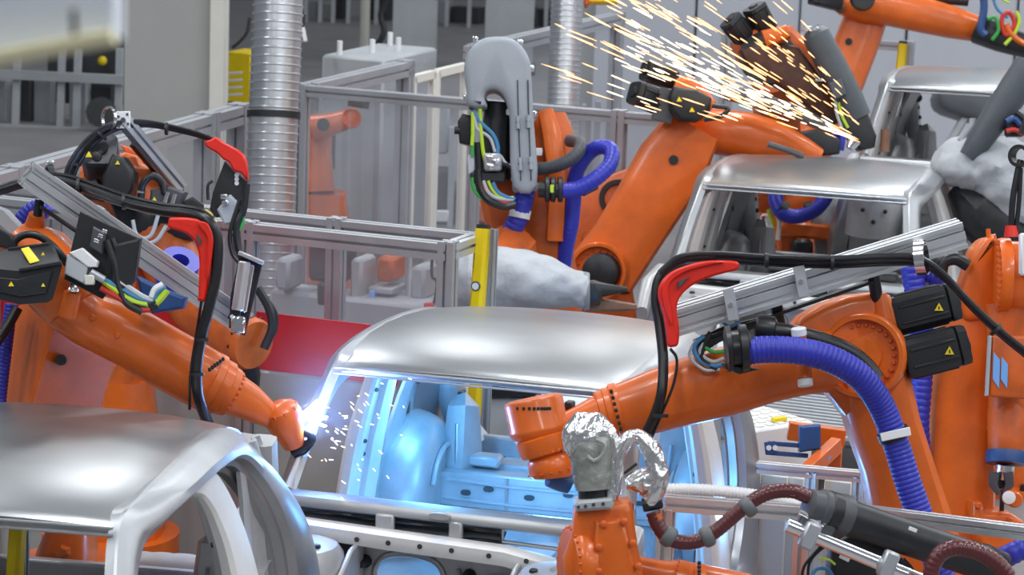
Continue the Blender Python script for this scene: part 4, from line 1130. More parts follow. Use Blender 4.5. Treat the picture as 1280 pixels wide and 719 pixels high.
motor(T, W(128, 210, D - .05), W(124, 185, D - .22), px(D, 22), UPV, None, fins=0, mat_=DGREY)
T.part('warning_triangle', triangle(W(111, 194, D - .34), -FWD, px(D, 5), UPV), YELT)
T.part('motor_knob', MB().lathe(W(121, 196, D - .30), -FWD, [(0, px(D, 6.5)), (.03, px(D, 6)), (.035, px(D, 3))], 16), BLACK)
plate(T, 'drive_cover', [(140, 192), (154, 196), (166, 214), (166, 235), (158, 250), (140, 254), (126, 238), (128, 218)], D - .3, .2, BLACK, .02)
T.part('warning_triangle', triangle(W(147, 204, D - .305), -FWD, px(D, 3.5), UPV), YELT)
plate(T, 'drive_block', [(102, 230), (120, 223), (128, 236), (126, 252), (104, 248)], D - .25, .12, BLACKM, .012)
plate(T, 'valve_block', [(188, 237), (213, 233), (232, 240), (222, 262), (186, 254)], D - .3, .12, DGREY, .01)
T.part('warning_triangle', triangle(W(193, 250, D - .31), -FWD, px(D, 4), UPV), YELT)
for q in (0, 9):
    T.part('plug', MB().cyl(W(205 + q, 257 + q * .3, D - .33), W(210 + q, 240 + q * .3, D - .33), px(D, 3), n=10), CHROME)
plate(T, 'camera_box', [(228, 252), (240, 246), (252, 255), (252, 266), (230, 262)], D - .3, .1, BLACK, .01)
T.part('warning_triangle', triangle(W(239, 262, D - .31), -FWD, px(D, 3.5), UPV), YELT)
T.part('hose_loop', hose(PP([(176, 258, D - .3), (178, 232, D - .32), (190, 220, D - .32), (202, 228, D - .3), (206, 242, D - .3)]), px(D, 4.5), 0, 10), RUBBER)
for q in ((176, 240), (182, 226)):
    tie(T, q[0], q[1], D - .31, UPV, px(D, 6), .01, CHROME)
plate(T, 'dark_body', [(135, 250), (190, 262), (246, 268), (240, 300), (200, 300), (150, 290)], D - .1, .2, BLACKM, .03)
rl = T.part('carrier_rail', extrusion(W(155, 151, D - .25), W(226, 236, D - .05), .05, .055, UPV, (1, 1)), ALUD)
T.part('end_face', MB().box(W(154, 150, D - .26), (.062, .012, .075), (RGT, FWD, UPV), .004), WHITE, rl)
for q in ((0, 0), (-6, -4), (6, 5), (5, -7), (-5, 8)):
    T.part('end_slot', MB().lathe(W(154 + q[0], 150 + q[1], D - .268), -FWD, [(0, .011 if q == (0, 0) else .006), (.003, .011 if q == (0, 0) else .006)], 10), DGREY, rl)
T.part('black_channel', MB().bar(W(170, 180, D - .1), W(222, 240, D + .05), .09, .02, UPV), BLACK, rl)
c1 = [(82, 228, D - .3), (90, 205, D - .3), (105, 183, D - .3), (125, 165, D - .28), (148, 155, D - .26), (180, 153, D - .22), (215, 159, D - .2), (250, 168, D - .2), (275, 178, D - .2)]
for q, r in ((0, 3.6), (6, 3.2), (-3, 2.2)):
    T.part('supply_cable', MB().tube(smooth(PP([(x + q, y + q * .6, d + .003 * q) for x, y, d in c1]), 8), px(D, r), 8), RUBBER)
for x, y, a in ((92, 204, UPV), (125, 167, RGT + UPV), (206, 159, RGT)):
    tie(T, x + 2, y + 2, D - .28, a, px(D, 8))
ring(T, 'cable_ring', 136, 148, D - .26, RGT + FWD * .9, px(D, 15), .012, CHROME, .15)
RB2 = [(256.5, 176.7), (263, 174.4), (270, 171), (278, 176.7), (305, 193.5), (310, 219.5), (308, 225.6), (301, 216.5), (292, 213.4), (285.5, 202.7), (279.4, 199.6), (271.7, 192), (258, 183.6)]
plate(T, 'swan_neck_bracket', RB2, D - .25, .05, RED, .008, 3, label='red swan-neck hose bracket')
plate(T, 'mounting_plate', [(281, 201), (294, 214), (309, 226), (306, 262), (270, 272), (262, 262), (266, 240)], D - .2, .03, BLACK, .006)
plate(T, 'camera_housing', [(271, 262), (287, 243), (300, 256), (294, 279), (280, 281)], D - .3, .08, GREYM, .008)
for q in (0, 8):
    T.part('lens_port', MB().box(W(280 + q * .2, 246 + q, D - .32), (.03, .02, .022), (RGT, FWD, UPV), .004), CHROME)
for q in range(3):
    T.part('plate_hole', MB().lathe(W(296, 219 + q * 5, D - .2), -FWD, [(0, .010), (.004, .010)], 10), WHITE)
cables(T, [(RUBBER, 5, [(308, 230), (304, 262), (296, 282), (298, 310), (308, 330)]), (RUBBER, 3, [(300, 250), (288, 290), (290, 315), (300, 330)]), (RUBBER, 6, [(322, 360), (336, 385), (340, 410), (330, 436)]), (RUBBER, 2, [(325, 362), (344, 388), (346, 408), (342, 420)]), (GREEN, 2, [(300, 258), (304, 275), (296, 292), (290, 290)]), (RUBBER, 2, [(260, 250), (260, 232), (266, 226)]), (GREYW, 2.5, [(198, 268), (190, 292), (180, 298), (170, 292), (166, 275)]), (GREYW, 2.5, [(208, 282), (196, 300), (182, 305)])], D - .3)
for k, pts in enumerate(([(252, 266), (258, 272), (256, 278)], [(256, 264), (264, 270), (262, 276)], [(263, 274), (270, 279)])):
    T.part('yellow_tag', MB().tube(smooth(PP(pts, D - .36), 3), px(D, 2.6), 6), YELT)
ring(T, 'blue_hose', 222, 338, D - .55, UPV + RGT * .4 - FWD * .9, px(D, 24), .12, BLUE, .55)

# ================================================================ right-hand robot standing close to the frame edge
D = 11.4
T = Thing('welding_robot', 'orange robot at the right edge with an upright arm and blue labels', 'robot', V((W(1200, 700, D).x, W(1200, 700, D).y, 0)), 'robots')
pedestal(T, W(1200, 720, D + .2))
T.part('link_arm', MB().limb([(W(1222, 360, D + .2), px(D, 32), .15), (W(1212, 420, D + .2), px(D, 38), .16), (W(1200, 500, D + .2), px(D, 42), .17), (W(1197, 580, D + .2), px(D, 44), .17), (W(1196, 650, D + .2), px(D, 44), .17), (W(1200, 720, D + .2), px(D, 46), .17)], FWD, 24, 5), ORANGE)
plate(T, 'elbow_plate', [(1210, 335), (1216, 315), (1228, 300), (1240, 296), (1248, 300), (1248, 390), (1230, 400), (1206, 400), (1200, 370)], D + .02, .2, ORANGE, .03, 3)
T.part('plate_pin', MB().cyl(W(1236, 298, D + .05), W(1235, 286, D + .05), px(D, 3), n=10), ORANGE)
hb = T.part('elbow_drum', MB().lathe(W(1244, 345, D - .03), RGT + UPV * -.04, [(0, px(D, 46)), (.02, px(D, 48)), (.05, px(D, 48)), (.055, px(D, 44)), (.2, px(D, 45))], 30), ORANGE)
T.part('bolt_ring', MB().bolts(W(1247, 345, D - .03), -FWD, px(D, 45), .001, 1, .004), ORANGEB, hb, kind='stuff')
m = MB()
for k in range(12):
    m.lathe(W(1249 - abs(k - 5.5) * .3, 303 + k * 7.6, D - .175 + .003 * (k - 5.5) ** 2), -FWD, [(0, .010), (.012, .009)], 8)
T.part('bolt_row', m, ORANGEB, hb, kind='stuff')
T.part('white_panel', MB().box(W(1282, 318, D - .2), (.05, .05, .17), (RGT, FWD, UPV), .008), WHITE)
T.part('forearm', MB().limb([(W(1262, 380, D), px(D, 30), px(D, 30)), (W(1262, 440, D), px(D, 28), px(D, 28)), (W(1262, 500, D), px(D, 26), px(D, 26)), (W(1260, 540, D), px(D, 26), px(D, 26))], FWD, 20, 3), ORANGE2)
plate(T, 'arm_cover', [(1240, 420), (1285, 420), (1285, 500), (1236, 496)], D - .22, .1, ORANGE2, .015)
for x in (1246, 1256):
    plate(T, 'label', [(x - 4, 440 + (x - 1246) * .6), (x + 4, 450 + (x - 1246) * .6), (x + 3, 486), (x - 5, 474)], D - .226, .004, BLUEL, .001, label='light blue paper label')
plate(T, 'edge_trim', [(1236, 420), (1240, 420), (1236, 495), (1232, 495)], D - .225, .03, GREYM, .002)
T.part('wrist_body', MB().lathe(W(1258, 580, D - .05), W(1262, 500, D) - W(1258, 580, D - .05), [(0, px(D, 18)), (.02, px(D, 23)), (.10, px(D, 25)), (.2, px(D, 27)), (.3, px(D, 22))], 24), ORANGE2)
T.part('black_ring', MB().lathe(W(1258, 580, D - .05), W(1262, 500, D) - W(1258, 580, D - .05), [(0, px(D, 20)), (0, px(D, 26)), (.03, px(D, 27)), (.05, px(D, 26))], 24), BLUED)
T.part('gripper_neck', MB().cyl(W(1256, 582, D - .05), W(1254, 600, D - .05), px(D, 12), n=14), CHROME)
T.part('gripper_body', MB().box(W(1252, 603, D - .05), (.06, .05, .05), (RGT, FWD, UPV), .008), BLACKM)
for q in (-9, 8):
    T.part('gripper_finger', MB().limb([(W(1252 + q, 590, D - .1), .02, .02), (W(1252 + q * 1.2, 606, D - .1), .018, .018), (W(1252 + q * .4, 618, D - .1), .01, .012)], FWD, 10, 4), DGREY)
T.part('gripper_rod', MB().cyl(W(1253, 612, D - .05), W(1252, 640, D - .05), px(D, 3), n=10), BLACK)
T.part('front_boss', MB().lathe(W(1262, 622, D - .1), -FWD, [(0, px(D, 10)), (.12, px(D, 10)), (.13, px(D, 8))], 18), ORANGE)
T.part('white_disc', MB().lathe(W(1261, 622, D - .225), -FWD, [(0, px(D, 8)), (.01, px(D, 8)), (.012, px(D, 6))], 18), WHITE)
plate(T, 'foot_casting', [(1216, 628), (1228, 628), (1232, 640), (1262, 640), (1280, 652), (1280, 700), (1232, 690), (1216, 664)], D - .1, .3, ORANGE, .02)
T.part('casting_boss', MB().bolts(W(1222, 632, D - .1), -FWD, 0, .014, 1, .02).bolts(W(1262, 650, D - .1), -FWD, 0, .012, 1, .02), ORANGEB, kind='stuff')
T.part('blue_hose', hose(PP([(1136, 300, D), (1140, 340, D), (1150, 400, D), (1152, 470, D + .02), (1148, 530, D + .02), (1152, 600, D + .05)]), px(D, 13), .1, 14), BLUE)
T.part('blue_hose', hose(PP([(1150, 340, D + .05), (1165, 345, D + .05), (1185, 360, D + .05), (1196, 380, D + .08)]), px(D, 11), .1, 14), BLUE)
T.part('black_hose', hose(PP([(1176, 345, D), (1180, 328, D), (1195, 324, D), (1210, 332, D)]), px(D, 8), 0, 12), RUBBER)
T.part('red_plug', MB().cyl(W(1264, 296, D - .1), W(1264, 282, D - .1), px(D, 9), px(D, 7), 14), RED)
cables(T, [(RUBBER, 4, [(1264, 284), (1266, 250), (1272, 215), (1276, 200)]), (RUBBER, 3, [(1270, 290), (1274, 250), (1276, 210)])], D - .1)
ring(T, 'cable_ring', 1276, 195, D - .1, RGT + FWD * 1.4, px(D, 14), .05, BLACK, .3)
T.part('blue_hose', hose(PP([(1240, 704, 10.4), (1262, 694, 10.3), (1290, 680, 10.3)]), px(10.3, 13), .1, 14), BLUE)
# ================================================================ grey hooded robot in the middle distance
D = 14.2
T = Thing('handling_robot', 'orange robot with a grey hooded head, blue hose loop and white cloth cover', 'robot', V((W(690, 420, D + .5).x, W(690, 420, D + .5).y, 0)), 'robots')
pedestal(T, W(690, 400, D + .7))
T.part('link_arm', MB().limb([(W(690, 142, D + .35), px(D, 18), .14), (W(690, 170, D + .35), px(D, 29), .16), (W(686, 240, D + .35), px(D, 36), .18), (W(680, 310, D + .4), px(D, 38), .2), (W(690, 400, D + .5), px(D, 40), .2)], FWD, 24, 4), ORANGE2)
T.part('arm_rib', MB().limb([(W(682, 140, D + .2), px(D, 10), .05), (W(690, 170, D + .17), px(D, 13), .05), (W(697, 230, D + .16), px(D, 12), .05), (W(694, 300, D + .2), px(D, 12), .05)], FWD, 16, 4), ORANGE)
T.part('white_block', MB().box(W(673, 190, D + .12), (.04, .03, .04), (RGT, FWD, UPV)), WHITE)
T.part('forearm', MB().limb([(W(640, 140, D + .32), px(D, 26), .13), (W(628, 190, D + .32), px(D, 24), .13), (W(625, 245, D + .32), px(D, 26), .14), (W(640, 300, D + .35), px(D, 30), .15)], FWD, 20, 4), ORANGE2)
hd = [(580, 90), (582, 72), (590, 57), (603, 48), (620, 45), (638, 47), (652, 57), (661, 72), (664, 90), (667, 150), (671, 232), (641, 232), (637, 150), (634, 132), (628, 118), (618, 112), (609, 114), (606, 122), (608, 134), (586, 132), (583, 115)]
ho = plate(T, 'moulded_hood', hd, D - .15, .36, HOOD, .032, 3, label='grey moulded hood')
for p in ([(586, 122), (607, 122), (609, 134), (606, 139), (590, 139), (585, 132)],):
    T.part('sleeve_ring', MB().cyl(W(597, 124, D + .02), W(598, 137, D + .02), px(D, 12.5), px(D, 12), 18, .008), HOODD, ho)
T.part('sleeve_ring', MB().cyl(W(656, 228, D + .02), W(657, 240, D + .02), px(D, 17), px(D, 16), 20, .01), HOOD, ho)
for x, y in ((647, 153), (660, 152), (650, 205), (663, 204)):
    o = T.part('latch', MB().limb([(W(x, y - 8, D - .155), px(D, 2.4), .02), (W(x + .6, y + 8, D - .155), px(D, 2.6), .022)], FWD, 10, 4), HOOD, ho)
    T.part('latch_screw', MB().lathe(W(x, y, D - .165), -FWD, [(0, .01), (.008, .01)], 8), DGREY, o)
for x in (648, 661):
    T.part('seam', MB().tube([W(x - 1, 100, D - .152), W(x, 150, D - .152), W(x + 3, 226, D - .152)], .004, 6), HOODD, ho)
for x, y in ((594, 50), (650, 54), (664, 86), (583, 123), (636, 140), (642, 222), (667, 143)):
    T.part('clip', MB().box(W(x, y, D - .1), (.03, .04, .035), (RGT, FWD, UPV), .006), CHROME, ho)
T.part('head_body', MB().limb([(W(622, 128, D + .12), px(D, 16), .08), (W(618, 175, D + .12), px(D, 17), .09), (W(616, 225, D + .12), px(D, 20), .1)], FWD, 16, 4), BLACKM)
plate(T, 'motor_block', [(572, 152), (578, 142), (588, 144), (590, 160), (588, 182), (574, 178)], D - .02, .15, BLACKM, .012)
T.part('motor_knob', MB().cyl(W(575, 163, D), W(568, 163, D), px(D, 5), n=12), BLACK)
T.part('valve_block', MB().box(W(589, 206, D - .08), (px(D, 8), .06, px(D, 24)), (RGT, FWD, UPV)), GREYW)
T.part('valve_block', MB().box(W(616, 203, D - .1), (px(D, 22), .1, px(D, 22)), (RGT, FWD, UPV), .01), ALUD)
for x, y in ((612, 197), (620, 202), (613, 208)):
    T.part('fitting', MB().lathe(W(x, y, D - .15), -FWD, [(0, .018), (.02, .018), (.025, .01)], 8), CHROME)
T.part('lower_block', MB().box(W(610, 222, D - .06), (px(D, 44), .12, px(D, 14)), (RGT, FWD, UPV), .01), BLACK)
T.part('sleeve', MB().cyl(W(597, 178, D - .1), W(599, 212, D - .1), px(D, 5), n=12), RUBBER)
cables(T, [(LIME, 2.4, [(600, 136), (601, 160), (604, 190), (608, 205)]), (LIME, 2.4, [(591, 140), (591, 165), (590, 182)]), (CYAN, 2.6, [(592, 138), (600, 152), (616, 168), (622, 182), (622, 194)]), (GREYW, 2, [(594, 140), (596, 160), (612, 172), (619, 190)]), (GREEN, 2, [(590, 165), (591, 180), (590, 196)]), (RUBBER, 5, [(597, 212), (600, 235), (610, 250), (630, 258), (645, 255)]), (GREYW, 2.6, [(604, 226), (610, 240), (622, 248), (642, 250)]), (LIME, 2, [(610, 226), (616, 238), (626, 246), (642, 247)]), (REDW, 2.2, [(603, 228), (608, 246), (622, 253), (644, 254)]), (CYAN, 2.6, [(616, 228), (622, 240), (632, 246), (644, 249)]), (GREEN, 2.2, [(590, 222), (592, 236), (600, 246), (610, 252)]), (RUBBER, 3, [(620, 215), (628, 205), (640, 210)]), (GREYW, 2, [(626, 195), (632, 204), (640, 208)])], D - .12)
T.part('blue_hose', hose(PP([(657, 236, D + .02), (653, 256, D + .02), (646, 276, D + .04), (636, 296, D + .06), (628, 320, D + .1)]), px(D, 12), .08, 14), BLUE)
ring(T, 'white_band', 650, 267, D + .03, UPV + RGT * .2, px(D, 13.5), .045, WHITE, .2)
T.part('grey_hose', hose(PP([(668, 212, D + .05), (690, 209, D), (712, 200, D - .02), (724, 188, D), (724, 178, D + .06), (712, 176, D + .14)]), px(D, 8), .03, 14), DGREY)
T.part('blue_hose', hose(PP([(703, 238, D - .1), (722, 236, D - .1), (744, 224, D - .1), (762, 206, D - .06), (764, 188, D), (748, 184, D + .06), (732, 196, D + .1), (720, 218, D + .12), (717, 250, D + .14), (714, 280, D + .16), (708, 308, D + .2), (704, 335, D + .25)]), px(D, 9.5), .04, 16), BLUE)
for x, t in ((681, 0), (688, 1), (697, 2)):
    T.part('hose_collar', MB().lathe(W(x, 237, D - .08), RGT, [(0, px(D, 14)), (.005, px(D, 16)), (.022, px(D, 16)), (.027, px(D, 13))], 22), BLACK)
T.part('collar_core', MB().cyl(W(674, 237, D - .08), W(703, 238, D - .1), px(D, 10), n=16), BLACKM)
T.part('green_label', MB().bar(W(690, 231, D - .14), W(690, 241, D - .14), .02, .01, FWD), LIME)
T.part('black_coupling', MB().cyl(W(728, 240, D + .05), W(744, 232, D + .1), px(D, 6), n=12), BLACK)
# draped cloth round its wrist
def drape(T, name, rows, d, th, mat_, amp=.02, sub=5, seed=0):
    rnd = random.Random(seed)
    ph = [rnd.uniform(0, 6.28) for _ in range(6)]
    rings = []
    secs = smooth([W(r[0], r[1], d + (r[4] if len(r) > 4 else 0)) for r in rows], sub)
    hs = smooth([V((r[2], r[3], 0)) for r in rows], sub)
    n = 36
    for i, (c, h) in enumerate(zip(secs, hs)):
        t = (secs[min(i + 1, len(secs) - 1)] - secs[max(i - 1, 0)]).normalized()
        w = (FWD - t * FWD.dot(t)).normalized()
        u = t.cross(w)
        ring_ = []
        for q in range(n):
            a = q * math.tau / n
            k = 1 + amp * (math.sin(3 * a + i * .55 + ph[0]) + .8 * math.sin(5 * a - i * .8 + ph[1]) + .7 * math.sin(8 * a + i * .5 + ph[2]) + .5 * math.sin(13 * a - i * 1.1 + ph[3]))
            ring_.append(c + u * (px(d, h.x) * math.cos(a) * k) + w * (h.y * math.sin(a) * k))
        rings.append(ring_)
    return T.part(name, MB().loft(rings), mat_, sharp=70)
drape(T, 'cloth_cover', [(566, 352, 34, .16), (572, 352, 42, .2), (600, 350, 42, .22), (640, 350, 40, .22), (680, 354, 33, .2), (712, 360, 25, .16), (728, 364, 22, .13), (733, 365, 21, .12)], D - .35, .2, CLOTH, .03, 6, 3)
T.part('clamp_band', MB().lathe(W(728, 364, D - .35), RGT, [(0, px(D, 23)), (.005, px(D, 24)), (.03, px(D, 23)), (.035, px(D, 22))], 24), CLOTHG)
T.part('cloth_tag', MB().box(W(592, 341, D - .59), (.025, .01, .05), (RGT, FWD, UPV)), WHITE)
T.part('spot_gun', MB().limb([(W(732, 366, D - .35), px(D, 15), .07), (W(746, 366, D - .35), px(D, 16), .08), (W(752, 362, D - .35), px(D, 9), .05), (W(784, 362, D - .35), px(D, 3), .02)], FWD, 14, 4), BLACKM)
T.part('gun_arm', MB().limb([(W(728, 380, D - .3), px(D, 9), .04), (W(760, 382, D - .3), px(D, 8), .04), (W(796, 384, D - .3), px(D, 4), .03)], FWD, 12, 4), SKINR)
T.part('wrist_core', MB().limb([(W(640, 310, D + .1), px(D, 30), .12), (W(620, 340, D - .2), px(D, 26), .1)], FWD, 14, 3), ORANGE2)

# ================================================================ robot under the sparks
D = 16.4
T = Thing('welding_robot', 'orange robot under the spray of sparks, reaching over the second car roof', 'robot', V((W(745, 420, D).x, W(745, 420, D).y, 0)), 'robots')
pedestal(T, W(748, 360, D + .2), .34)
la = [(866, 160, 36), (840, 205, 46), (808, 258, 43), (778, 305, 42), (752, 342, 44)]
T.part('link_arm', MB().limb([(W(x, y, D + .1), px(D, h), .16) for x, y, h in la], FWD, 24, 6), ORANGE)
T.part('cast_hole', MB().cyl(W(842, 200, D), W(842, 200, D - .075), px(D, 6), n=18), BLACK)
hub(T, W(750, 340, D - .02), -FWD - RGT * .2, px(D, 37), .1, n=20, recess=.4)
T.part('hub_core', MB().lathe(W(752, 340, D - .1), -FWD - RGT * .2, [(0, px(D, 24)), (.08, px(D, 22)), (.1, px(D, 14))], 24), BLACKM)
bd = [(688, 300), (700, 262), (722, 238), (752, 222), (786, 210), (812, 214), (800, 280), (760, 330), (700, 330)]
plate(T, 'turret_body', bd, D + .35, .4, ORANGE2, .06)
T.part('turret_hole', MB().lathe(W(772, 248, D + .36), -FWD, [(0, px(D, 24)), (.03, px(D, 24)), (.03, px(D, 18)), (0, px(D, 16)), (0, .001)], 28), BLACKM)
T.part('turret_lug', MB().lathe(W(795, 212, D + .36), -FWD, [(0, px(D, 9)), (.06, px(D, 8)), (.06, px(D, 4)), (.02, px(D, 3.5)), (.02, .001)], 20), ORANGE2)
T.part('turret_lug', MB().lathe(W(737, 297, D + .34), -FWD, [(0, px(D, 10)), (.06, px(D, 9)), (.06, px(D, 4)), (.02, px(D, 3.5)), (.02, .001)], 20), ORANGE2)
fa = [(838, 158, 14), (856, 160, 25), (890, 164, 29), (930, 169, 30), (970, 178, 27), (1005, 190, 18), (1025, 198, 12)]
T.part('forearm', MB().limb([(W(x, y, D + .3), px(D, h), px(D, h * .95)) for x, y, h in fa], FWD, 26, 2.6), ORANGE)
plate(T, 'bracket', [(834, 132), (846, 98), (860, 94), (880, 105), (896, 128), (880, 150), (850, 150)], D - .15, .2, ORANGE, .03)
plate(T, 'control_box', [(836, 120), (842, 107), (872, 112), (890, 122), (888, 140), (872, 152), (850, 152), (838, 138)], D - .3, .16, BLACK, .03)
for x, y in ((849, 125), (865, 138)):
    T.part('warning_triangle', triangle(W(x, y, D - .31), -FWD, px(D, 4), UPV), YELT)
motor(T, W(828, 130, D - .1), W(792, 115, D - .2), px(D, 14), UPV, None, fins=2)
motor(T, W(842, 100, D + .05), W(806, 88, D - .05), px(D, 12), UPV, None, fins=2)
T.part('flange_plate', MB().bar(W(838, 112, D - .18), W(826, 152, D - .18), .12, .02, FWD), DGREY)
cables(T, [(RUBBER, 3, [(890, 132), (910, 136), (900, 146), (880, 150)]), (DGREY, 4, [(960, 180), (985, 188), (1005, 196)])], D - .35)
plate(T, 'upper_gun_beam', [(905, 112), (935, 110), (1000, 132), (1046, 160), (1040, 168), (1000, 150), (950, 132), (908, 124)], D - .1, .15, HOODD, .02)
plate(T, 'gun_body', [(990, 166), (1030, 160), (1052, 176), (1050, 192), (1010, 196), (985, 186)], D + .3, .15, BLACKM, .02)
# ---- hooded gun robot above it
D = 17.2
T = Thing('spot_gun_robot', 'dark robot head with a grey gun sleeve right of the sparks', 'robot', V((W(960, 200, D + 1.9).x, W(960, 200, D + 1.9).y, 0)), 'robots')
pedestal(T, W(968, 250, D + 1.9), .3)
T.part('link_arm', MB().limb([(W(968, 90, D + .5), px(D, 26), .14), (W(972, 170, D + 1.3), px(D, 30), .16), (W(968, 250, D + 1.9), px(D, 32), .16)], FWD, 18, 5), ORANGE2)
T.part('wrist_block', MB().limb([(W(918, 66, D), px(D, 14), .1), (W(940, 58, D), px(D, 24), .16), (W(975, 62, D), px(D, 32), .18), (W(1010, 90, D), px(D, 26), .15), (W(1040, 130, D), px(D, 16), .1)], FWD, 20, 4), ORANGE2)
T.part('wrist_ring', MB().lathe(W(960, 74, D - .2), -FWD + UPV * .4, [(0, px(D, 36)), (.03, px(D, 36)), (.04, px(D, 32)), (.06, px(D, 20))], 26), BLACKM)
plate(T, 'dark_casting', [(925, 62), (960, 52), (1000, 58), (1030, 100), (1062, 150), (1040, 156), (980, 112), (935, 88)], D - .3, .2, mat('scorched_casting', (.09, .03, .015), 0.2, .45, .5, 14), .03)
motor(T, W(932, 48, D - .1), W(912, 24, D - .15), px(D, 13), UPV, None, fins=2)
motor(T, W(958, 40, D - .1), W(942, 8, D - .15), px(D, 13), UPV, None, fins=2)
T.part('orange_cap', MB().limb([(W(955, 50, D - .28), px(D, 12), .06), (W(985, 40, D - .28), px(D, 9), .06)], FWD, 14, 3), ORANGE)
gs = T.part('gun_sleeve', MB().limb([(W(1014, 36, D - .35), px(D, 10), .06), (W(1020, 44, D - .35), px(D, 17), .1), (W(1040, 82, D - .35), px(D, 18), .1), (W(1062, 124, D - .35), px(D, 17), .1), (W(1074, 148, D - .35), px(D, 15), .09)], FWD, 22, 2.6), HOODD)
T.part('sleeve_clip', MB().box(W(1012, 36, D - .42), (.1, .02, .03), (RGT, FWD, UPV)), CHROME, gs)
T.part('sleeve_clip', MB().box(W(1024, 100, D - .46), (.05, .02, .02), (RGT, FWD, UPV)), CHROME, gs)
plate(T, 'sleeve_bracket', [(1036, 104), (1052, 98), (1058, 118), (1042, 126)], D - .47, .04, HOODD, .008)
plate(T, 'gun_head', [(1054, 146), (1082, 132), (1096, 170), (1094, 184), (1076, 188), (1062, 172)], D - .42, .2, BLACK, .02)
T.part('electrode_arm', MB().limb([(W(1068, 176, D - .4), px(D, 8), .03), (W(1062, 186, D - .4), px(D, 5), .03)], FWD, 10, 4), CHROME)
T.part('clamp_finger', MB().cyl(W(1106, 190, D - .4), W(1107, 162, D - .4), px(D, 6), n=12), SKINR)
cables(T, [(LIME, 2, [(1048, 128), (1052, 144), (1060, 160)]), (GREYW, 2, [(1044, 126), (1046, 142), (1052, 160)]), (BLUE, 5, [(1030, 180), (1042, 168), (1052, 170), (1050, 188)])], D - .42)
# ================================================================ far upper right robot
D = 20.5
T = Thing('welding_robot', 'far orange robot at the upper right edge above the farthest car', 'robot', V((W(1030, 160, D + .4).x, W(1030, 160, D + .4).y, 0)), 'robots')
pedestal(T, W(1000, 200, D + .3), .34)
la = [(1086, 10, 26), (1072, 50, 27), (1052, 100, 28), (1024, 160, 30), (1000, 200, 30)]
T.part('link_arm', MB().limb([(W(x, y, D + .2), px(D, h), .17) for x, y, h in la], FWD, 22, 6), ORANGE)
T.part('cast_hole', MB().cyl(W(1061, 52, D + .1), W(1061, 52, D + .02), px(D, 4.5), n=16), BLACK)
fa = [(1050, 2, 16), (1080, 4, 24), (1110, 8, 24), (1150, 18, 22), (1190, 28, 20), (1228, 38, 15)]
T.part('forearm', MB().limb([(W(x, y, D), px(D, h), px(D, h)) for x, y, h in fa], FWD, 24, 2.8), ORANGE)
motor(T, W(1050, 6, D - .1), W(1014, -3, D - .2), px(D, 8), UPV, None, fins=0)
T.part('drive_cap', MB().lathe(W(1078, -2, D - .25), -FWD, [(0, px(D, 16)), (.06, px(D, 14))], 20), BLACK)
T.part('knuckle', MB().sphere(W(1050, 10, D - .1), px(D, 7)), SKINR)
T.part('wrist_block', MB().limb([(W(1222, 36, D - .1), px(D, 18), .12), (W(1250, 48, D - .15), px(D, 16), .12), (W(1290, 60, D - .2), px(D, 14), .1)], FWD, 16, 3), BLACKM)
T.part('rear_pipe', MB().cyl(W(1130, -6, D), W(1210, 2, D), px(D, 6), n=12), BLACK)
cables(T, [(BLUED, 5, [(1228, -20), (1230, 10), (1226, 36), (1232, 44)]), (GREEN, 2.4, [(1234, 24), (1244, 22), (1248, 38), (1240, 50)]), (LIME, 2.4, [(1270, 14), (1274, 26), (1268, 42), (1256, 56)]), (REDW, 3, [(1252, 20), (1262, 16), (1268, 30), (1258, 44), (1252, 30), (1254, 18)]), (CYAN, 2, [(1240, -10), (1246, 10), (1260, 22)]), (ORANGE, 4, [(1258, 30), (1262, 40), (1272, 50), (1284, 56)]), (LIME, 1.5, [(1238, -12), (1248, -4), (1262, 4)])], D - .3)
# ---- grey sleeve gun and cloth-covered robot at the right edge
D = 16.0
T = Thing('spot_gun_robot', 'robot in grey cloth with a dark gun sleeve at the right edge', 'robot', V((W(1270, 330, D).x, W(1270, 330, D).y, 0)), 'robots')
pedestal(T, W(1285, 330, D + .3), .3)
T.part('gun_sleeve', MB().limb([(W(1208, 196, D - .1), px(D, 10), .06), (W(1222, 180, D - .1), px(D, 15), .09), (W(1250, 138, D - .1), px(D, 19), .11), (W(1288, 84, D - .1), px(D, 21), .12)], FWD, 22, 2.8), HOODD)
T.part('sleeve_rib', MB().limb([(W(1200, 176, D), px(D, 4), .03), (W(1216, 156, D), px(D, 5), .03), (W(1216, 148, D), px(D, 4), .03)], FWD, 10, 4), GREYM)
drape(T, 'cloth_cover', [(1176, 226, 10, .1), (1186, 216, 30, .2), (1210, 206, 36, .26), (1240, 214, 44, .3), (1270, 232, 56, .3), (1310, 250, 62, .3)], D + .1, .2, CLOTH, .055, 6, 11)
T.part('arm_core', MB().limb([(W(1196, 236, D + .15), px(D, 16), .1), (W(1222, 262, D + .1), px(D, 34), .2), (W(1262, 300, D + .1), px(D, 36), .22), (W(1285, 330, D + .2), px(D, 36), .22)], FWD, 18, 3), BLACKM)
cables(T, [(BLUED, 4, [(1258, 152), (1268, 148), (1276, 156)]), (REDW, 3, [(1258, 164), (1268, 162), (1280, 168)]), (RUBBER, 5, [(1270, 140), (1280, 150), (1276, 168)])], D - .3)
T.part('valve_block', MB().box(W(1268, 158, D - .2), (.1, .1, .12), (RGT, FWD, UPV), .01), BLACKM)
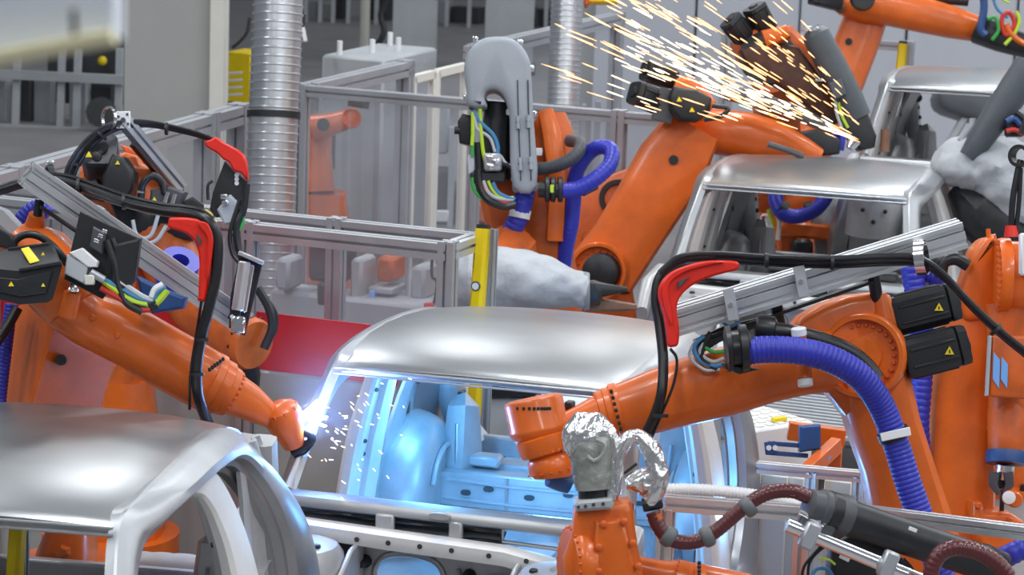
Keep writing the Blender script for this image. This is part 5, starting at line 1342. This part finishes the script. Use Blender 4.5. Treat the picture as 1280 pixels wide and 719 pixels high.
# ================================================================ gear seen behind and through the second car
D = 18.2
T = Thing('welding_robot', 'orange robot frame with a dark blue hose ring seen through the second car', 'robot', V((W(1000, 330, D).x, W(1000, 330, D).y, 0)), 'robots')
T.part('frame_post', MB().bar(W(984, 278, D), W(980, 560, D), px(D, 18), .12, UPV, .02), ORANGE)
T.part('frame_beam', MB().bar(W(974, 285, D - .05), W(1040, 292, D - .05), px(D, 14), .1, UPV, .02), ORANGE)
T.part('frame_arm', MB().limb([(W(1036, 226, D + .1), px(D, 12), .1), (W(1004, 250, D + .1), px(D, 14), .1), (W(975, 262, D + .1), px(D, 10), .1)], FWD, 14, 4), ORANGE)
T.part('top_block', MB().box(W(958, 236, D), (px(D, 30), .2, px(D, 22)), (RGT, FWD, UPV), .02), ORANGE2)
T.part('blue_hose', hose(PP([(972, 230, D - .2), (970, 252, D - .25), (980, 268, D - .3), (1000, 270, D - .3), (1022, 260, D - .3), (1036, 240, D - .25), (1044, 222, D - .2)]), px(D, 9), .03, 12), BLUE)
for x, y in ((978, 262), (1012, 263)):
    ring(T, 'hose_clamp', x, y, D - .28, RGT + UPV * (-.6 if x < 1000 else .3), px(D, 11), .05, BLACK, .2)
cables(T, [(LIME, 2.5, [(960, 262), (966, 280), (962, 300), (968, 316)]), (REDW, 2.5, [(954, 270), (958, 290), (970, 310)]), (CREAM, 3, [(964, 260), (974, 275), (972, 300)]), (RUBBER, 4, [(950, 300), (960, 318), (950, 330)]), (RUBBER, 5, [(1062, 240), (1056, 280), (1062, 305), (1075, 312)]), (RUBBER, 4, [(1070, 240), (1064, 276), (1070, 306)]), (BLUE, 7, [(1054, 290), (1046, 312), (1040, 330)])], D - .25)
T.part('terminal_block', MB().box(W(958, 284, D - .1), (px(D, 14), .1, px(D, 34)), (RGT, FWD, UPV), .02), CREAM)
T.part('dark_motor', MB().box(W(1002, 310, D - .1), (px(D, 26), .2, px(D, 22)), (RGT, FWD, UPV), .04), BLACK)
drape(T, 'cloth_cover', [(1034, 240, 10, .06), (1034, 256, 20, .12), (1038, 282, 24, .14), (1040, 310, 22, .14), (1040, 340, 22, .14)], D + .1, .2, CLOTHG, .04, 4, 5)
T.part('red_tag', MB().box(W(1078, 248, D - .2), (.06, .03, .05), (RGT, FWD, UPV)), WHITE)
T = Thing('robot_cover', 'dark grey cloth-covered gun hanging behind the second car, right of the cables', 'cover', W(1104, 300, 18.0))
drape(T, 'cloth_cover', [(1104, 232, 16, .1), (1104, 244, 24, .14), (1102, 280, 26, .14), (1100, 310, 26, .14), (1100, 330, 24, .14)], 18.0, .2, HOODD, .03, 4, 9)
T.part('support_post', MB().bar(W(1102, 310, 18.05), V((W(1102, 310, 18.05).x, W(1102, 310, 18.05).y, 0)), .12), BLACKM)
T.part('cap', MB().limb([(W(1084, 234, 17.95), px(18, 10), .1), (W(1120, 236, 17.95), px(18, 10), .1)], FWD, 12, 4), BLACK)
D = 22.6
T = Thing('robot_cover', 'dark boxy gun cover seen through the windscreen of the farthest car', 'cover', V((W(1215, 200, D).x, W(1215, 200, D).y, 0)))
plate(T, 'cover', [(1176, 112), (1200, 108), (1250, 112), (1256, 150), (1230, 152), (1186, 140), (1174, 128)], D, .5, HOODD, .05, 2)
T.part('gun_arm', MB().limb([(W(1206, 146, D + .1), px(D, 5), .05), (W(1186, 180, D + .1), px(D, 5), .05)], FWD, 12, 4), GREYM)
T.part('support_post', MB().bar(W(1225, 146, D + .25), V((W(1225, 146, D + .25).x, W(1225, 146, D + .25).y, 0)), .14), BLACKM)
# faint robot behind the clear fence at left centre
D = 19.7
T = Thing('welding_robot', 'faint orange robot seen through the clear fence right of the tall duct', 'robot', V((W(405, 300, D).x, W(405, 300, D).y, 0)), 'robots')
pedestal(T, W(400, 240, D), .3)
T.part('link_arm', MB().limb([(W(402, 150, D), px(D, 13), .12), (W(398, 190, D), px(D, 16), .14), (W(400, 240, D), px(D, 18), .14)], FWD, 16, 5), ORANGE)
T.part('forearm', MB().limb([(W(388, 160, D - .2), px(D, 16), .14), (W(412, 156, D - .2), px(D, 14), .13), (W(446, 146, D - .2), px(D, 11), .1)], FWD, 16, 3), ORANGE)
hub(T, W(440, 148, D - .25), -FWD, px(D, 12), .08, n=10)
T.part('motor', MB().cyl(W(436, 124, D - .2), W(462, 128, D - .2), px(D, 9), n=14), DARKM)
T.part('hub_disc', MB().cyl(W(404, 156, D - .38), W(404, 156, D - .42), px(D, 8), n=16), BLACKM)
T.part('rear_block', MB().box(W(396, 186, D + .1), (.2, .2, .3)), BLACKM)
# yellow hoist corner at the top
T = Thing('hoist_beam', 'yellow and orange hoist beam end at the top edge above the sparks', 'beam', W(748, 0, 17))
T.part('beam', MB().box(W(752, -12, 17), (px(17, 40), .15, px(17, 34)), (RGT, FWD, UPV), .01), YELLOW)
T.part('end_plate', MB().box(W(733, -10, 16.95), (px(17, 5), .2, px(17, 36)), (RGT, FWD, UPV), .006), ORANGEB)
for k in range(2):
    T.part('hanger', MB().cyl(W(740 + k * 26, -20, 17), W(742 + k * 26, -420, 17), .015, n=8), BLACKM)

# ================================================================ bottom centre robot with foil sleeves
D = 9.0
T = Thing('handling_robot', 'orange robot wrist with silver foil sleeves at the bottom centre', 'robot', V((W(860, 900, D).x, W(860, 900, D).y, 0)), 'robots')
pedestal(T, W(960, 900, D + .3), .28)
T.part('link_arm', MB().limb([(W(930, 745, D + .3), px(D, 40), .13), (W(945, 800, D + .3), px(D, 44), .14), (W(960, 900, D + .3), px(D, 48), .15)], FWD, 18, 5), ORANGE)
bo = [(718, 640), (722, 630), (788, 626), (792, 640), (797, 680), (806, 730), (800, 760), (722, 760), (706, 730), (704, 700), (712, 676), (716, 660)]
wb = plate(T, 'wrist_body', bo, D - .05, .22, ORANGE, .03)
fl_ = plate(T, 'flange_plate', [(718, 632), (722, 627), (765, 623), (768, 630), (764, 637), (720, 640)], D - .09, .22, GREYM, .008)
m = MB()
for x, y in ((723, 634), (732, 633), (742, 631), (754, 630)):
    m.lathe(W(x, y, D - .09), -FWD, [(0, .006), (.008, .005)], 8)
T.part('flange_bolt', m, DARKM, fl_, kind='stuff')
T.part('flange_rim', MB().lathe(W(756, 641, D + .05), UPV - RGT * .03, [(0, px(D, 36)), (.01, px(D, 38)), (.025, px(D, 38)), (.03, px(D, 34))], 28), ORANGE)
T.part('side_drum', MB().lathe(W(733, 706, D + .04), -FWD * .3 - RGT, [(0, px(D, 50)), (.03, px(D, 52)), (.05, px(D, 50)), (.065, px(D, 44)), (.07, .001)], 34), ORANGE, wb)
T.part('drum_bolts', MB().bolts(W(733, 706, D + .04) + (-FWD * .3 - RGT).normalized() * .055, -FWD * .3 - RGT, px(D, 47), .005, 30, .008), ORANGEB, wb, kind='stuff')
plate(T, 'side_cover', [(744, 652), (780, 648), (790, 690), (800, 730), (796, 750), (745, 750), (740, 700)], D - .075, .04, ORANGE, .015)
m = MB()
for x, y in ((748, 684), (754, 655), (780, 652), (791, 679), (798, 708), (748, 714)):
    m.lathe(W(x, y, D - .07), -FWD, [(0, .013), (.015, .012), (.018, .008)], 12)
T.part('cover_bolt', m, ORANGEB, wb, kind='stuff')
T.part('forearm', MB().limb([(W(795, 712, D + .1), px(D, 17), px(D, 17)), (W(830, 720, D + .1), px(D, 19), px(D, 19)), (W(846, 722, D + .1), px(D, 22), px(D, 22)), (W(890, 734, D + .15), px(D, 26), px(D, 26)), (W(930, 746, D + .2), px(D, 30), px(D, 30))], FWD, 24, 2.4), ORANGE)
fx = W(880, 731, D + .1) - W(840, 721, D + .1)
wr = T.part('arm_ring', MB().lathe(W(840, 722, D + .1), fx, [(0, px(D, 19)), (.005, px(D, 24)), (.04, px(D, 25)), (.045, px(D, 22)), (.06, px(D, 22)), (.065, px(D, 26)), (.1, px(D, 26))], 28), ORANGE)
T.part('bolt_ring', MB().bolts(W(842, 722, D + .1), fx, px(D, 23), .006, 22, .004), ORANGEB, wr, kind='stuff')
m = MB()
for k in range(4):
    m.box(W(874, 704 + k * 5, D - .01 - k * .006), (.012, .012, .01), (RGT, UPV, FWD))
T.part('ring_slot', m, BLACK, wr, kind='stuff')
# foil sleeves
T.part('sleeve_neck', MB().cyl(W(743, 632, D + .02), W(742, 600, D + .02), px(D, 20), n=20), BLACK)
def foil(T, name, secs, mat_, amp, seed, d):
    rnd = random.Random(seed)
    ph = [rnd.uniform(0, 6.28) for _ in range(8)]
    cs = smooth([W(a, b, d + (e if False else 0)) for a, b, c, e in secs], 6)
    rs = smooth([V((c, e, 0)) for a, b, c, e in secs], 6)
    rings, n = [], 40
    for i, (c, r) in enumerate(zip(cs, rs)):
        t = (cs[min(i + 1, len(cs) - 1)] - cs[max(i - 1, 0)]).normalized()
        w = (FWD - t * FWD.dot(t)).normalized()
        u = t.cross(w)
        R = []
        for q in range(n):
            a = q * math.tau / n
            k = 1 + amp * (math.sin(2 * a + i * .3 + ph[0]) + math.sin(5 * a - i * .5 + ph[1]) + .8 * math.sin(9 * a + i * .9 + ph[2]) + .6 * math.sin(4 * a + i * 1.4 + ph[3]) + rnd.uniform(-.6, .6))
            R.append(c + u * (px(d, r.x) * math.cos(a) * k) + w * (px(d, r.y) * math.sin(a) * k))
        rings.append(R)
    return T.part(name, MB().loft(rings), mat_, sharp=60)
foil(T, 'grey_sleeve', [(742, 612, 22, 22), (741, 600, 24, 24), (740, 580, 26, 26), (738, 560, 28, 28), (736, 548, 26, 26)], FOILG, .012, 2, D)
foil(T, 'foil_cap', [(740, 566, 25, 25), (737, 556, 30, 30), (734, 540, 30, 30), (731, 526, 25, 25), (729, 518, 14, 14), (729, 515, 3, 3)], FOIL, .022, 4, D + .01)
foil(T, 'foil_fold', [(720, 530, 6, 8), (712, 540, 9, 14), (711, 556, 7, 12), (716, 572, 3, 5)], FOIL, .05, 7, D - .02)
foil(T, 'foil_fold', [(752, 528, 8, 10), (764, 545, 8, 14), (768, 570, 7, 12), (766, 600, 9, 12), (764, 625, 8, 10)], FOIL, .05, 8, D)
T.part('sleeve_tie', MB().tube(smooth(PP([(745, 550), (756, 556), (752, 570), (742, 576), (734, 570)], D - .08), 5), px(D, 2.5), 7), FOILG)
foil(T, 'foil_ring', [(770, 618, 6, 10), (772, 580, 8, 14), (776, 560, 9, 16), (786, 548, 9, 16), (800, 547, 10, 17), (812, 560, 12, 20), (820, 580, 13, 22), (822, 600, 14, 22), (816, 620, 12, 16), (808, 628, 9, 12)], FOIL, .04, 5, D)
foil(T, 'foil_belly', [(782, 604, 8, 14), (796, 602, 13, 20), (810, 604, 18, 24), (818, 616, 14, 20)], FOIL, .05, 6, D + .02)
T.part('foil_strut', MB().cyl(W(780, 592, D + .05), W(796, 580, D + .05), px(D, 2), n=8), BLACK)
T.part('black_collar', MB().lathe(W(803, 632, D), W(827, 627, D) - W(803, 632, D), [(0, px(D, 8)), (.005, px(D, 9)), (.06, px(D, 9)), (.065, px(D, 7))], 20), BLACK)
T.part('orange_insert', MB().lathe(W(818, 643, D), UPV * -1 + RGT * .3, [(0, px(D, 9)), (.02, px(D, 9))], 18), ORANGE2)
# brown hose with grey clips
bh = [(816, 640, D), (822, 656, D), (834, 672, D), (852, 678, D), (874, 676, D), (895, 664, D), (916, 646, D), (938, 628, D), (962, 616, D), (990, 614, D), (1012, 622, D)]
T.part('brown_hose', hose(PP(bh), px(D, 9), .04, 16), BROWN)
for x, y, a in ((836, 671, RGT - UPV * .7), (884, 671, RGT + UPV * .45), (935, 634, RGT + UPV * .75)):
    T.part('hose_clip', MB().lathe(W(x, y, D) - a.normalized() * .02, a, [(0, px(D, 10)), (.005, px(D, 12.5)), (.012, px(D, 13.5)), (.028, px(D, 13.5)), (.035, px(D, 12.5)), (.04, px(D, 10))], 24), GREYR)
T.part('brown_hose', hose(PP([(1165, 740, D - .1), (1164, 715, D - .1), (1174, 694, D - .1), (1194, 685, D - .1), (1222, 690, D - .1), (1246, 704, D - .1), (1262, 722, D - .1)]), px(D, 10), .06, 16), BROWN)
a, b = W(1014, 632, D), W(1236, 706, D + .25)
dd = (b - a).normalized()
T.part('black_tube', MB().lathe(a + dd * .05, dd, [(0, px(D, 24)), (.005, px(D, 26)), (.04, px(D, 26)), (.045, px(D, 23)), ((b - a).length - .1, px(D, 23)), ((b - a).length - .08, px(D, 25)), ((b - a).length, px(D, 22))], 30), BLACKM)
T.part('tube_collar', MB().lathe(a - dd * .02, dd, [(0, px(D, 12)), (.01, px(D, 20)), (.045, px(D, 22)), (.05, px(D, 25)), (.07, px(D, 25)), (.075, px(D, 20)), (.12, px(D, 27)), (.15, px(D, 28))], 28), DGREY)
T.part('tube_bracket', MB().bar(W(1000, 646, D), W(1040, 668, D), .05, .06, FWD, .008), DGREY)
T.part('tube_label', MB().bar(W(1136, 660, D + .02), W(1146, 664, D + .02), .012, .004, FWD), WHITE)
a2, b2 = W(984, 656, D - .05), W(1190, 742, D)
d2_ = (b2 - a2).normalized()
T.part('steel_rod', MB().lathe(a2, d2_, [(0, px(D, 6)), (0, px(D, 9)), ((b2 - a2).length, px(D, 9))], 20), CHROME)
T.part('steel_rod', MB().cyl(W(1000, 640, D - .02), W(1030, 656, D - .02), px(D, 5), n=12), CHROME)
for x, y in ((1012, 670), (1110, 706)):
    T.part('rod_clamp', MB().box(W(x, y, D - .05), (.05, .06, .09), (d2_, FWD, d2_.cross(FWD)), .008), ALUD)
plate(T, 'valve_unit', [(1040, 678), (1070, 664), (1110, 684), (1132, 700), (1120, 740), (1036, 740)], D + .15, .15, BLACK, .02)
T.part('unit_label', MB().bar(W(1050, 694, D + .14), W(1062, 700, D + .14), .018, .004, FWD), WHITE)
cables(T, [(RUBBER, 2, [(1060, 664), (1036, 674), (1016, 694), (1004, 712), (1002, 740)]), (RUBBER, 2, [(1050, 672), (1030, 684), (1012, 704), (1010, 740)]), (CYAN, 2.5, [(1012, 740), (1018, 714), (1034, 712), (1044, 726)]), (LIME, 1.5, [(1024, 698), (1036, 700), (1044, 706)]), (RUBBER, 4, [(1128, 700), (1140, 716), (1138, 740)])], D + .12)
# ================================================================ lower right background
D = 12.6
T = Thing('cabinet', 'white steel cabinet with a perforated top behind the right robot arm', 'cabinet', V((W(965, 640, D).x, W(965, 640, D).y, 0)))
c0 = W(952, 535, D)
X_, Y_ = V((.80, .6, 0)), V((-.6, .80, 0))
ctr = V((c0.x, c0.y, 0)) + X_ * .1 + Y_ * .35
h = c0.z
T.part('body', MB().box(ctr + UP * (h / 2), (.40, .75, h), (X_, Y_, UP), .01), WHITE)
m = MB()
for i in range(12):
    for j in range(6):
        m.box(ctr + X_ * (-.16 + j * .064) + Y_ * (-.33 + i * .06) + UP * (h + .003), (.04, .03, .006), (X_, Y_, UP), .001)
T.part('perforation', m, CREAM, kind='stuff')
T.part('handle', MB().box(ctr + X_ * .05 - Y_ * .3 + UP * (h + .012), (.08, .03, .02), (X_, Y_, UP), .004), YELLOW)
T.part('sign', MB().box(ctr + X_ * .203 - Y_ * .12 + UP * (h - .1), (.004, .06, .09), (X_, Y_, UP), .001), GREYM)
T.part('sign', MB().box(ctr + X_ * .203 + Y_ * .0 + UP * (h - .1), (.004, .06, .09), (X_, Y_, UP), .001), GREYM)
D = 12.4
T = Thing('lever_bracket', 'blue box and slotted arm on orange beams behind the right robot arm', 'bracket', V((W(1012, 640, D).x, W(1012, 640, D).y, 0)))
plate(T, 'blue_box', [(1000, 533), (1026, 531), (1026, 562), (1000, 566)], D - .1, .1, BLUED, .008)
for dy in (0, 12):
    T.part('slotted_arm', MB().bar(W(960, 554 + dy, D - .05), W(1010, 558 + dy, D - .05), .018, .02, UPV), BLUED)
T.part('arm_end', MB().bar(W(962, 552, D - .06), W(964, 568, D - .06), .05, .02, FWD), BLUED)
for x in (961, 969):
    T.part('key_slot', MB().lathe(W(x, 560, D - .09), -FWD, [(0, .012), (.003, .012)], 12), WHITE)
T.part('orange_beam', MB().bar(W(985, 538, D + .1), W(1056, 548, D + .1), .05, .08, UP), ORANGE)
T.part('orange_beam', MB().bar(W(1046, 556, D), W(988, 610, D - .3), .05, .07, UP), ORANGE)
T.part('label', MB().bar(W(1030, 572, D - .1), W(1036, 576, D - .1), .04, .004, FWD), BLUEL)
T.part('orange_shoe', MB().box(W(1000, 602, D - .3), (.09, .08, .05), bev=.01), ORANGE)
T.part('support_post', MB().bar(W(1044, 556, D + .05), V((W(1044, 556, D + .05).x, W(1044, 556, D + .05).y, 0)), .06, bev=.005), ORANGE2)
D = 11.9
a, b = W(926, 582, D), W(1080, 596, D)
T = Thing('guard_frame', 'aluminium guard frame below the blue box, left of the right robot', 'guard', V((a.x, a.y, 0)))
T.part('top_rail', extrusion(a, b, .05, .045, UP), ALU)
for t in (.58, .965):
    p = a.lerp(b, t)
    T.part('post', extrusion(V((p.x, p.y, 0)), p, .045, .045, AX), ALU)
for t, w in ((.22, .06), (.38, .045), (.74, .06)):
    p = a.lerp(b, t) + AY * .12
    T.part('panel_strip', MB().box(V((p.x, p.y, p.z / 2 - .03)), (w * 2, .02, p.z - .06)), CREAM)
T.part('pane', MB().box((a + b) / 2 - UP * (a.z / 2), ((b - a).length, .006, a.z - .15), bev=.001), PLEXI)
D = 13.3
T = Thing('grating', 'ribbed dark steel grating behind the white perforated cabinet', 'grating', V((W(1020, 520, D).x, W(1020, 520, D).y, 0)))
a = W(1025, 520, D)
T.part('deck', MB().box(V((a.x, a.y, a.z - .03)), (.8, .8, .02)), DARKM)
for k in range(13):
    T.part('bar', MB().bar(a - AX * .4 + AY * (-.38 + k * .063), a + AX * .4 + AY * (-.38 + k * .063), .02, .02), GREYM)
for sx in (-.36, .36):
    for sy in (-.35, .35):
        q = a + AX * sx + AY * sy
        T.part('leg', MB().bar(V((q.x, q.y, 0)), V((q.x, q.y, a.z - .04)), .04), GREYM)
D = 10.9
single('ribbed_duct', hose(PP([(110, 704, D), (150, 706, D), (200, 708, D), (262, 712, D)]), px(D, 17), .06, 16, .02), GREYW, 'grey ribbed duct lying behind the door arch of the nearest car', 'duct', W(180, 707, D))
# dark machinery seen through the central car
D = 13.75
T = Thing('machine_unit', 'long dark machine cover seen through the rear window of the central car', 'machine', V((W(640, 600, D).x, W(640, 600, D).y, 0)))
plate(T, 'dark_cover', [(560, 466), (670, 470), (676, 490), (668, 496), (600, 498), (560, 492)], D, .35, BLACKM, .04)
plate(T, 'grey_body', [(602, 496), (800, 500), (800, 720), (602, 720)], D + .06, .4, GREYM, .02)
T.part('white_duct', hose(PP([(676, 504, D - .1), (720, 508, D - .1), (780, 512, D - .1)]), px(D, 13), .05, 14, .02), WHITE)
T.part('panel', MB().box(W(573, 496, D - .1), (px(D, 26), .05, px(D, 50)), (RGT, FWD, UPV)), CREAM)
T.part('rail', MB().bar(W(556, 548, D - .1), W(720, 558, D - .1), .04), ALU)
T.part('yellow_panel', MB().box(W(572, 530, D - .15), (px(D, 22), .03, px(D, 18)), (RGT, FWD, UPV)), YELLOW)
T.part('cable', MB().tube(smooth(PP([(556, 484), (572, 494), (584, 506), (572, 516), (560, 506)], D - .2), 5), px(D, 2.2), 6), WHITE)

# ================================================================ arcs and sparks
AP = W(375, 521, 10.47)
T = Thing('welding_arc', 'blinding blue-white welding arc at the torch tip of the left robot', 'arc', AP)
T.part('arc_core', MB().sphere(AP, .022), ARC)
m = MB()
rnd = random.Random(5)
for k in range(26):
    an = rnd.uniform(-.9, .5)
    L = rnd.uniform(.02, .09)
    d = (RGT * math.cos(an) - UPV * math.sin(an) * .8 - FWD * rnd.uniform(-.2, .6)).normalized()
    m.lathe(AP + d * .02, d, [(0, .0035), (L, .0006)], 4)
T.part('arc_spray', m, ARC, kind='stuff')
def arc_lamp(name, p, e, col, r=.03):
    ld = bpy.data.lights.new(name, 'POINT')
    ld.energy, ld.color, ld.shadow_soft_size = e, col, r
    lo = bpy.data.objects.new(name, ld)
    COL.objects.link(lo)
    lo.location = p
arc_lamp('arc_light', AP - FWD * .03 + RGT * .06, 20, (.10, .28, 1.0))
# fume that hangs round the arc and glows in its light
FM = bpy.data.materials.new('welding_fume')
FM.use_nodes = True
nt = FM.node_tree
nt.nodes.clear()
out, vs, tc = nt.nodes.new('ShaderNodeOutputMaterial'), nt.nodes.new('ShaderNodeVolumeScatter'), nt.nodes.new('ShaderNodeTexCoord')
gr, nz, mu = nt.nodes.new('ShaderNodeTexGradient'), nt.nodes.new('ShaderNodeTexNoise'), nt.nodes.new('ShaderNodeMath')
gr.gradient_type = 'SPHERICAL'
mp = nt.nodes.new('ShaderNodeMapping')
mp.inputs['Scale'].default_value = (2.2, 2.2, 2.2)
nt.links.new(tc.outputs['Object'], mp.inputs[0])
nt.links.new(mp.outputs[0], gr.inputs[0])
mu.operation = 'MULTIPLY'
mu.inputs[1].default_value = 0.5
pw = nt.nodes.new('ShaderNodeMath')
pw.operation = 'POWER'
pw.inputs[1].default_value = 2.4
nt.links.new(gr.outputs['Fac'], pw.inputs[0])
nt.links.new(pw.outputs[0], mu.inputs[0])
nt.links.new(mu.outputs[0], vs.inputs['Density'])
nt.links.new(vs.outputs[0], out.inputs['Volume'])
FP = AP + RGT * .15 + UPV * .12
fo = single('welding_fume', MB().sphere(FP, .45, 20, 14), FM, 'thin blue-lit welding fume hanging round the arc', 'fume', FP)
fo['kind'] = 'stuff'
def sparks(name, label, origin, n, ang, sd, rmax, d, ds, lmin, lmax, w, mat_, seed, rpow=1.0, tilt=0):
    rnd = random.Random(seed)
    m = MB()
    for k in range(n):
        a = math.radians(rnd.gauss(ang, sd))
        r = 12 + rmax * rnd.random() ** rpow
        x, y = origin[0] - math.cos(a) * r, origin[1] - math.sin(a) * r + .00018 * r * r * tilt
        dd = d + rnd.uniform(-ds, ds)
        L = rnd.uniform(lmin, lmax) * (.5 + .5 * min(1, r / 200))
        a2 = a * .55 + math.radians(26) * .45 + rnd.gauss(0, .03)
        p0, p1 = W(x, y, dd), W(x + math.cos(a2) * L, y + math.sin(a2) * L, dd + rnd.uniform(-.05, .05))
        ax_ = p1 - p0
        ww = px(dd, w * rnd.uniform(.6, 1.25))
        m.lathe(p0, ax_, [(0, ww * .3), (ax_.length * .35, ww), (ax_.length, ww * .35)], 4)
    o = build(name, m, mat_, None, label, 'stuff', V(W(origin[0], origin[1], d)))
    o.location = W(origin[0], origin[1], d)
    o['category'] = 'sparks'
sparks('orange_spark', 'long orange sparks flying up left from the spot gun', (1072, 176), 190, 29, 7.5, 400, 15.6, .5, 14, 40, .5, SPARK, 1, .8, .4)
sparks('white_spark', 'dense bright white sparks in the core of the spray', (1066, 172), 160, 24, 5, 310, 15.5, .4, 10, 30, .55, SPARKW, 2, .75, .3)
sparks('orange_spark', 'orange sparks falling past the dark robot head and gun sleeve', (1074, 160), 60, 47, 7, 190, 15.8, .3, 10, 24, .5, SPARK, 3, .8, 0)
def specks(name, label, pts, n, d, seed):
    rnd = random.Random(seed)
    m = MB()
    for k in range(n):
        x0, y0, sx, sy = pts[k % len(pts)]
        x, y = x0 + rnd.gauss(0, sx), y0 + rnd.gauss(0, sy)
        L = rnd.uniform(2, 7)
        a = rnd.uniform(-.3, 1.0)
        p0, p1 = W(x, y, d + rnd.uniform(-.2, .2)), W(x + math.cos(a) * L, y + math.sin(a) * L, d)
        m.lathe(p0, p1 - p0, [(0, px(d, .25)), ((p1 - p0).length * .5, px(d, .5)), ((p1 - p0).length, px(d, .2))], 4)
    o = build(name, m, SPARKW, None, label, 'stuff', W(440, 520, d))
    o.location = W(440, 520, d)
    o['category'] = 'sparks'
specks('weld_spark', 'scattered fine sparks drifting right of the welding arc', [(430, 510, 22, 22), (410, 545, 14, 18), (470, 500, 30, 25), (440, 580, 20, 20)], 50, 10.2, 4)
# light of the arcs that burn inside and behind the central car
arc_lamp('arc_light', W(545, 500, 11.6) + UP * .1, 13, (.13, .48, 1.0), .08)
arc_lamp('arc_light', W(700, 560, 11.3), 13, (.13, .48, 1.0), .08)
arc_lamp('arc_light', W(560, 690, 11.2), 9, (.13, .48, 1.0), .06)
arc_lamp('arc_light', W(905, 640, 11.2), 11, (.13, .48, 1.0), .06)
